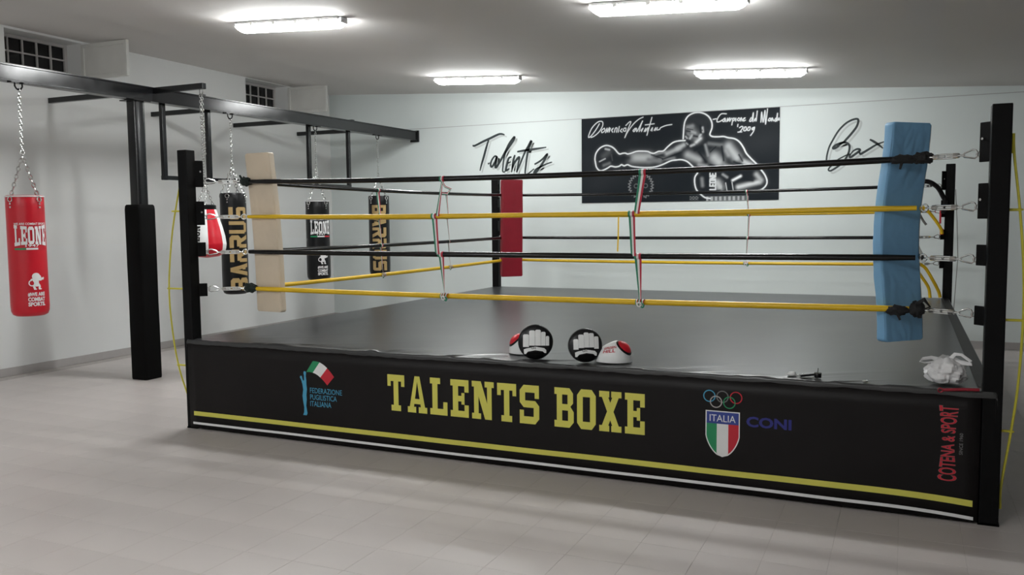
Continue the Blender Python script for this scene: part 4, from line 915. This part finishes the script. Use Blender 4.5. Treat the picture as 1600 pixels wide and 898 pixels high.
def front_ribbon(label, xs_, ws, tw, tails):
    pr_ = [((xs_[0], fy, zf(0, xs_[0])), (xs_[1], fy-.02, zf(1, xs_[1]))), ((xs_[2], fy-.022, zf(1, xs_[2])), (xs_[3], fy-.02, zf(2, xs_[3]))), ((xs_[4], fy-.022, zf(2, xs_[4])), (xs_[5], fy-.018, zf(3, xs_[5])))]
    pr_ = [((a[0], fy, a[2]), b) for a, b in pr_]
    ribbon(label, 'front', [((a[0], fy-.0, a[2]), b) for a, b in pr_], ws, (1, 0, 0), tw, True, tails)
front_ribbon('green white and red ribbon tied down the front ropes, left one of two', (-2.965, -3.00, -3.035, -3.005, -2.985, -2.952), (.040, .046, .048), ((.75, .35), (0, .35), (.1, 1.1)),
             [[(-2.965, fy-.02, z[0]-.035), (-2.93, fy-.03, z[0]-.085), (-2.88, fy-.03, z[0]-.105)], [(-2.96, fy-.02, z[0]-.13), (-2.91, fy-.03, z[0]-.135), (-2.89, fy-.03, z[0]-.11)]])
front_ribbon('green white and red ribbon tied down the front ropes, right one near the mural', (-1.520, -1.555, -1.592, -1.575, -1.55, -1.530), (.050, .046, .050), ((.1, .5), (.1, .5), (.1, 1.1)), [])
lx = XA + INSET
def left_ribbon(label, y, w):
    f = lambda lev: rope_pt('left', lev, (y-MEET['A'][1])/(MEET['C'][1]-MEET['A'][1])).z
    ribbon(label, 'left', [((lx, y, f(0)), (lx+.018, y+.01, f(1))), ((lx, y+.01, f(1)), (lx+.018, y+.03, f(2))), ((lx, y+.03, f(2)), (lx+.018, y+.04, f(3)))], (w, w, w), (.9, .4, 0), ((.5, 1.2), (1.0, 1.3), (.9, 1.4)), True)
left_ribbon('red and white ribbon tied down the left ropes in front of the farthest bag', 7.185, .048)
left_ribbon('thin dark ribbon tied down the left ropes close to the front ribbon', 8.575, .024)
by = Y1 - INSET
fb = lambda lev: rope_pt('back', lev, (-1.69-MEET['C'][0])/(MEET['D'][0]-MEET['C'][0])).z
ribbon('thin ribbon tied down the back ropes below the right end of the mural', 'back', [((-1.695, by, fb(0)), (-1.665, by-.018, fb(1))), ((-1.665, by, fb(1)), (-1.672, by-.018, fb(2))), ((-1.68, by, fb(2)), (-1.69, by-.018, fb(3)))], (.03, .04, .03), (1, 0, 0), ((.6, 1.1), (.9, 1.0), (.8, 1.3)), True)
m_ = MB(); zb = rope_pt('back', 1, .3).z
m_.tube([(-3.235, by-.021, zb+.01), (-3.236, by-.024, zb-.05), (-3.24, by-.022, zb-.25), (-3.25, by-.02, zb-.44)], .009, 6, flat=.35)
origin_to(tag(m_.build('hanging_strap', M_rope_y, smooth=True), 'short yellow strap hanging from the back yellow rope', 'strap'), (-3.25, by-.02, zb-.44))

# loose rope ends hanging at the far right post
def loose(label, mt, pts, r, name='loose_rope'):
    P = [Vector(p) for p in pts]; E = [P[0]*2-P[1]] + P + [P[-1]*2-P[-2]]; Q = []
    for i in range(1, len(E)-2):
        a, b, c, d = E[i-1:i+3]
        for k in range(6):
            t = k/6; Q.append(.5*((2*b) + (c-a)*t + (2*a-5*b+4*c-d)*t*t + (3*b-a-3*c+d)*t**3))
    Q.append(P[-1]); m_ = MB(); m_.tube(Q, r, 8); o = m_.build(name, mt, smooth=True); tag(o, label, 'rope'); return origin_to(o, Q[-1])
yd = Y1 - .14
loose('thick black rope end curving down to the far right post', M_rope_b, [(.10, yd-.10, 1.975), (.20, yd-.06, 1.985), (.29, yd-.03, 1.93), (.345, yd, 1.84), (.375, yd+.01, 1.76), (.36, yd+.02, 1.64)], .026)
loose('short yellow rope end slanting to the far right post', M_rope_y, [(.20, yd-.05, 1.68), (.27, yd-.03, 1.59), (.34, yd, 1.48), (.355, yd+.01, 1.42)], .017)
loose('yellow rope end hanging to the canvas by the far right post, outer one', M_rope_y, [(.12, yd-.10, 1.11), (.20, yd-.06, 1.05), (.27, yd-.03, .93), (.335, yd, .80), (.355, yd+.005, .729)], .018)
loose('yellow rope end hanging to the canvas by the far right post, inner one', M_rope_y, [(.11, yd-.14, 1.04), (.17, yd-.11, .95), (.235, yd-.08, .84), (.255, yd-.075, .729)], .017)
loose('thin grey cut rope end poking out beside the blue pad', M_wire, [(.13, yd-.2, 1.63), (.16, yd-.2, 1.57), (.195, yd-.2, 1.52)], .012)
m_ = MB()
for x, z0, z1, w in ((.335, 1.53, 1.67, .020), (.352, 1.41, 1.475, .036)): m_.obox((x, Y1-.10, (z0+z1)/2), (w/2, 0, 0), (0, .012, 0), (0, 0, (z1-z0)/2))
t = origin_to(tag(m_.build('red_strap', M_rprint, bevel=.004), 'red strap wound beside the far right post', 'strap'), (.345, Y1-.10, 1.41))
m_ = MB(); m_.tube([(XB+PW+.006, Y1+.02, 1.90), (XB+PW+.03, Y1+.02, 1.55), (XB+PW+.048, Y1+.02, 1.15), (XB+PW+.03, Y1+.02, .75), (XB+PW+.02, Y1+.02, .5)], .004, 5)
origin_to(tag(m_.build('loose_wire', M_wire, smooth=True), 'thin grey wire hanging down the outside of the far right post', 'cord'), (XB+PW+.02, Y1+.02, .5))

# bowed yellow cords strapped to the outside of the two near posts
def bow(label, pts, ties, y, xp):
    t = thing('bowed_cord', label, 'cord', (pts[-1][0], y, pts[-1][1]), 'yellow cords strapped to the near ring posts')
    P = [Vector((a, y, b)) for a, b in pts]; E = [P[0]*2-P[1]] + P + [P[-1]*2-P[-2]]; Q = []
    for i in range(1, len(E)-2):
        a, b, c, d = E[i-1:i+3]
        for k in range(6):
            u = k/6; Q.append(.5*((2*b) + (c-a)*u + (2*a-5*b+4*c-d)*u*u + (3*b-a-3*c+d)*u**3))
    Q.append(P[-1]); m_ = MB(); m_.tube(Q, .0065, 6); m_.build('cord', M_cord, t, smooth=True)
    for x, z_ in ties:
        m_ = MB(); m_.tube([(xp, y, z_), (x, y, z_)], .007, 6); m_.torus((x, y, z_), .010, .006, (0, 0, 1), n=8, nr=5); m_.build('stand_off', M_cord, t, smooth=True)
    m_ = MB(); a = P[0]; m_.tube([(xp + (.006 if xp > -1 else -.006), y, a.z), (xp + (.006 if xp > -1 else -.006), y, a.z-.10)], .011, 8); m_.build('clamp_sleeve', M_cord, t, smooth=True)
bow('bowed yellow cord on the outside of the near left post', [(XA-PW-.012, 1.96), (XA-PW-.06, 1.80), (XA-PW-.135, 1.50), (XA-PW-.185, 1.10), (XA-PW-.165, .75), (XA-PW-.11, .46), (XA-PW-.02, .22), (XA-PW-.009, .13)], [(XA-PW-.105, 1.71), (XA-PW-.185, 1.10), (XA-PW-.115, .49)], Y0+.045, XA-PW)
bow('bowed yellow cord on the outside of the near right post', [(XB+PW+.010, 2.03), (XB+PW+.016, 1.92), (XB+PW+.05, 1.64), (XB+PW+.075, 1.35), (XB+PW+.082, 1.08), (XB+PW+.07, .75), (XB+PW+.045, .49), (XB+PW+.01, .21), (XB+PW+.009, .085)], [(XB+PW+.05, 1.645), (XB+PW+.082, 1.08), (XB+PW+.046, .50)], Y0+.045, XB+PW)

# ================================================================== THINGS LEFT ON THE CANVAS
def mitt(label, c, yaw, R, lean, fingers):
    """round focus mitt standing on edge, its glove side towards the viewer"""
    t = thing('focus_mitt', label, 'focus mitt', (c[0], c[1], ZP), 'focus mitts on the canvas')
    rot = Matrix.Rotation(yaw, 3, 'Z') @ Matrix.Rotation(lean, 3, 'X'); cc = Vector((c[0], c[1], ZP + R*.985))
    def tr(x, y, z): return cc + rot @ Vector((x, y, z))          # -y faces the viewer
    def lens(x, z, side):
        r2 = min(1, (x*x + z*z)/(R*R)); return (-.030 - .028*math.sqrt(1-r2)) if side else (.008 + .020*math.sqrt(1-r2))
    m_ = MB(); n = 40; prof = []
    for k in range(9): r = R*math.sin(PI/2*k/8); prof.append((r, lens(r, 0, False)))
    prof2 = []
    for k in range(8, -1, -1): r = R*math.sin(PI/2*k/8); prof2.append((r, lens(r, 0, True)))
    P = prof + prof2; V = []
    for r, y in P:
        for j in range(n): V.append(tr(max(r, 1e-4)*math.cos(2*PI*j/n), y, max(r, 1e-4)*math.sin(2*PI*j/n)))
    F = [(i*n+j, (i+1)*n+j, (i+1)*n+(j+1) % n, i*n+(j+1) % n) for i in range(len(P)-1) for j in range(n)]
    m_.add(V, F); m_.build('mitt_body', M_blk, t, smooth=True, angle=70)
    def patch(outline, name, mt, h, nn_=10):
        """raised patch lying on the rounded glove side"""
        x0 = min(a for a, b in outline); x1 = max(a for a, b in outline); q = MB()
        bm = bmesh.new(); f = bm.faces.new([bm.verts.new((a, b, 0)) for a, b in outline]); bmesh.ops.triangulate(bm, faces=[f])
        for _ in range(3):
            es = [e for e in bm.edges if e.calc_length() > .02]
            if es: bmesh.ops.subdivide_edges(bm, edges=es, cuts=1); bmesh.ops.triangulate(bm, faces=bm.faces[:])
        bm.verts.index_update(); bm.normal_update()
        top = [tr(v.co.x, lens(v.co.x, v.co.y, True) - h, v.co.y) for v in bm.verts]; bot = [tr(v.co.x, lens(v.co.x, v.co.y, True) + .002, v.co.y) for v in bm.verts]
        n_ = len(top); F_ = [tuple(v.index for v in f.verts) for f in bm.faces]
        q.add(top + bot, F_ + [(e.verts[0].index, e.verts[1].index, n_+e.verts[1].index, n_+e.verts[0].index) for e in bm.edges if len(e.link_faces) == 1])
        bm.free(); return q.build(name, mt, t)
    for x0, x1, zb_, zt_ in fingers:
        patch([(x0*R, zb_*R), (x1*R, zb_*R), (x1*R, (zt_-.05)*R), ((x1*.8+x0*.2)*R, zt_*R), ((x0*.8+x1*.2)*R, zt_*R), (x0*R, (zt_-.05)*R)], 'finger_stall', M_white, .009)
    patch([(-.66*R, -.42*R), (-.5*R, -.36*R), (0, -.26*R), (.5*R, -.34*R), (.62*R, -.46*R), (.62*R, -.62*R), (.52*R, -.62*R), (.42*R, -.52*R), (0, -.46*R), (-.42*R, -.54*R), (-.54*R, -.68*R), (-.64*R, -.68*R)], 'wrist_strap', M_white, .008)
    P_, w_ = font_polys('GH', .02); q = MB()
    for p in P_: q.poly([tr((a-w_/2)*.016-.012, lens(0, -.36*R, True) - .0100, -.40*R + b*.015) for a, b in p])
    q.build('strap_print', M_grey, t)
    patch([(-.52*R, -.62*R), (0, -.54*R), (.5*R, -.60*R), (.42*R, -.88*R), (0, -.97*R), (-.42*R, -.88*R)], 'cuff_opening', M_pad, .004)
yw1 = math.atan2(2.2, 5.1)
FA = [(-.70, -.36, -.28, .44), (-.345, -.02, -.20, .66), (-.005, .31, -.20, .70), (.325, .58, -.20, .58), (.595, .78, -.20, .34)]
FB = [(-.74, -.46, -.25, .36), (-.445, -.14, -.16, .62), (-.125, .16, -.14, .74), (.175, .46, -.14, .70), (.475, .74, -.22, .50)]
mitt('black round focus mitt with white fingers standing on the canvas edge, left one', (-2.182, 5.115), yw1-.05, .114, -.10, FA)
mitt('black round focus mitt with white fingers standing on the canvas edge, right one', (-1.843, 5.115), yw1+.10, .108, -.16, FB)
def curved_mitt(label, c, yaw, mirror):
    """white mitt lying on its back: domed wedge with a red target on top"""
    t = thing('focus_mitt', label, 'focus mitt', (c[0], c[1], ZP), 'focus mitts on the canvas')
    rot = Matrix.Rotation(yaw, 3, 'Z'); cc = Vector((c[0], c[1], ZP)); sg = -1 if mirror else 1
    def pt(u, v, k=1.0):
        a = 2*PI*u; b = PI/2*v                     # dome, pulled out towards the cuff
        x = math.cos(a)*math.cos(b); y = math.sin(a)*math.cos(b); z = math.sin(b)
        X_ = x*(.105 if x*1 > 0 else .135); Z_ = .008 + z**.75*.128*(1 - .28*max(0, -x)) if z > 0 else .006
        return cc + rot @ Vector((sg*X_*k, y*.092*k, Z_*k + (0 if k == 1 else 0)))
    m_ = MB(); m_.surf(lambda u, v: pt(u, v*.999), 36, 14, closed_u=True)
    m_.poly([pt(i/36, 0) for i in range(36)][::-1]); m_.build('mitt_body', M_white, t, smooth=True, angle=70)
    def cap(name, mt, r0, off, h):
        """round target on the upper outer shoulder"""
        q = MB(); d0 = Vector((.62, -.28, .74)).normalized(); u_ = d0.orthogonal().normalized(); w_ = d0.cross(u_); V = []; n, kk = 28, 6
        for k in range(kk+1):
            for j in range(n):
                a = 2*PI*j/n; d = (d0 + (u_*math.cos(a) + w_*math.sin(a))*(r0*k/kk)).normalized()
                b = math.asin(max(0.0, d.z)); aa = math.atan2(d.y, d.x); p = pt(aa/(2*PI) % 1, b/(PI/2)); nrm = (rot @ Vector((sg*d.x, d.y, d.z))).normalized()
                V.append(p + nrm*(off + h*(1-(k/kk)**2)))
        q.add(V, [(k*n+j, (k+1)*n+j, (k+1)*n+(j+1) % n, k*n+(j+1) % n) for k in range(kk) for j in range(n)]); return q.build(name, mt, t, smooth=True, angle=70)
    cap('target_rim', M_blk, .68, .001, .004); cap('red_target', M_red, .52, .004, .006)
    def word(body, vo, hgt, wid):
        P, w = font_polys(body, .02); q = MB()
        for p in P:
            vs = []
            for a, b in p:
                uu = -.25 + (-sg)*(-(a/w-.5)*.13) + (.06 if not mirror else -.06)*0 ; uu = (.75 + (a/w-.5)*wid*sg + off_u) % 1
                vv = vo + b*hgt
                pnt = pt(uu, vv); ctr = cc + Vector((0, 0, .03)); vs.append(pnt + (pnt-ctr).normalized()*.0025)
            q.poly(vs)
        q.build('mitt_word', M_rprint, t)
    off_u = -.045
    word('GREEN', .42, .11, .13); word('HILL', .27, .12, .11)
curved_mitt('white focus mitt with red target lying behind the left black mitt', (-2.345, 5.30), yw1-.15, True)
curved_mitt('white focus mitt with red target lying right of the right black mitt', (-1.660, 5.185), yw1-.2, False)

# keys
keys = thing('key_bunch', 'small bunch of keys lying near the front edge of the canvas', 'keys', (-.51, 5.095, ZP))
def key(c, a, L_, mt):
    m_ = MB(); d = Vector((math.cos(a), math.sin(a), 0)); s = Vector((-d.y, d.x, 0)); c = Vector(c)
    m_.torus(c, .011, .004, (0, 0, 1), n=14, nr=6); m_.obox(c + d*(L_/2+.012), d*(L_/2), s*.0035, (0, 0, .0016))
    for k in range(3): m_.obox(c + d*(L_*.6+k*.009) + s*.004, d*.003, s*.003, (0, 0, .0014))
    m_.build('key', mt, keys, smooth=True)
key((-.52, 5.10, ZP+.006), 2.9, .05, M_brass); key((-.515, 5.085, ZP+.010), 3.4, .05, M_chrome); key((-.50, 5.10, ZP+.008), .5, .045, M_brass)
m_ = MB(); m_.torus((-.505, 5.095, ZP+.012), .016, .002, (.2, 0, 1), n=16, nr=5); m_.build('key_ring', M_chrome, keys, smooth=True)
m_ = MB(); m_.lathe([(.002, ZP+.004), (.022, ZP+.004), (.026, ZP+.012), (.018, ZP+.022), (.002, ZP+.025)], 18, (-.575, 5.09, 0)); m_.build('key_fob', M_white, keys, smooth=True)
m_ = MB(); m_.obox((-.495, 5.085, ZP+.012), (.035, .012, .004), (-.006, .016, 0), (0, 0, .006)); m_.build('leather_tag', M_blk, keys, bevel=.003)
jar = thing('marker_pot', 'tiny black pot with an upright stick beside the keys on the canvas', 'pot', (-.435, 5.085, ZP))
m_ = MB(); m_.lathe([(.002, ZP+.001), (.019, ZP+.001), (.020, ZP+.006), (.020, ZP+.026), (.017, ZP+.030), (.002, ZP+.031)], 18, (-.435, 5.085, 0)); m_.build('pot_body', M_blk, jar, smooth=True)
m_ = MB(); m_.torus((-.435, 5.085, ZP+.027), .0195, .0018, n=18, nr=5); m_.build('rim', M_chrome, jar, smooth=True)
m_ = MB(); m_.tube([(-.435, 5.085, ZP+.03), (-.434, 5.086, ZP+.055)], .002, 6); m_.build('stick', M_blk, jar, smooth=True)
coin = MB(); coin.lathe([(.001, ZP+.0005), (.0150, ZP+.0005), (.0165, ZP+.004), (.014, ZP+.009), (.010, ZP+.008), (.001, ZP+.0075)], 20, (-.185, 5.045, 0))
origin_to(tag(coin.build('bottle_cap', M_chrome, smooth=True), 'small shiny metal cap lying alone on the canvas edge', 'cap'), (-.185, 5.045, ZP))

# white carrier bag
bag = thing('carrier_bag', 'crumpled white plastic carrier bag on the canvas by the near right post', 'plastic bag', (.215, 5.16, ZP))
m_ = MB()
def cb(u, v):
    a = 2*PI*u; b = v
    prof_r = float(np.interp(b, [0, .05, .25, .55, .8, .93, 1], [.30, .80, .98, 1.0, .82, .55, .38])); h = .142*b
    d = Vector((math.cos(a)*2.0, math.sin(a)*2.0, b*2.6))
    k = 1 + .22*noise.noise(d*1.1) + .14*noise.noise(d*2.6 + Vector((3, 0, 0))) + .07*abs(noise.noise(d*6))
    x = math.cos(a)*.098*prof_r*k; y = math.sin(a)*.080*prof_r*k
    zz = h*(1 + .16*noise.noise(Vector((math.cos(a)*1.5, math.sin(a)*1.5, 5)))) if b > .02 else .001
    return Vector((.215 + x, 5.16 + y, ZP + .002 + zz))
m_.surf(cb, 56, 30, closed_u=True); m_.poly([cb(i/56, 0) for i in range(56)][::-1]); m_.poly([cb(i/56, 1) for i in range(56)])
m_.build('bag_body', M_plastic, bag, smooth=True, angle=28)
for pts in ([(.19, 5.15, ZP+.128), (.14, 5.13, ZP+.142), (.10, 5.12, ZP+.135), (.085, 5.12, ZP+.118), (.11, 5.12, ZP+.112), (.15, 5.13, ZP+.118)],
            [(.23, 5.15, ZP+.130), (.255, 5.14, ZP+.165), (.285, 5.13, ZP+.165), (.33, 5.12, ZP+.132), (.335, 5.12, ZP+.118), (.29, 5.13, ZP+.122), (.255, 5.14, ZP+.122)]):
    q = MB(); q.tube(pts, [.013, .010, .008, .008, .009, .013] + ([.013] if len(pts) > 6 else []), 7, flat=.45); q.build('bag_handle', M_plastic, bag, smooth=True)
# red tube lying on the edge of the canvas
st = thing('resistance_tube', 'red rubber tube on the canvas edge by the near right post', 'strap', (.27, 4.985, ZP-.02))
m_ = MB(); m_.tube([(.195, 4.981, ZP-.004), (.24, 4.983, ZP+.000), (.30, 4.986, ZP+.005), (.365, 4.990, ZP+.007)], .008, 8); m_.build('tube', M_redpad, st, smooth=True)
m_ = MB(); m_.torus((.184, 4.980, ZP-.006), .011, .004, (0, 1, .2), n=14, nr=6); m_.build('ring_end', M_redpad, st, smooth=True)
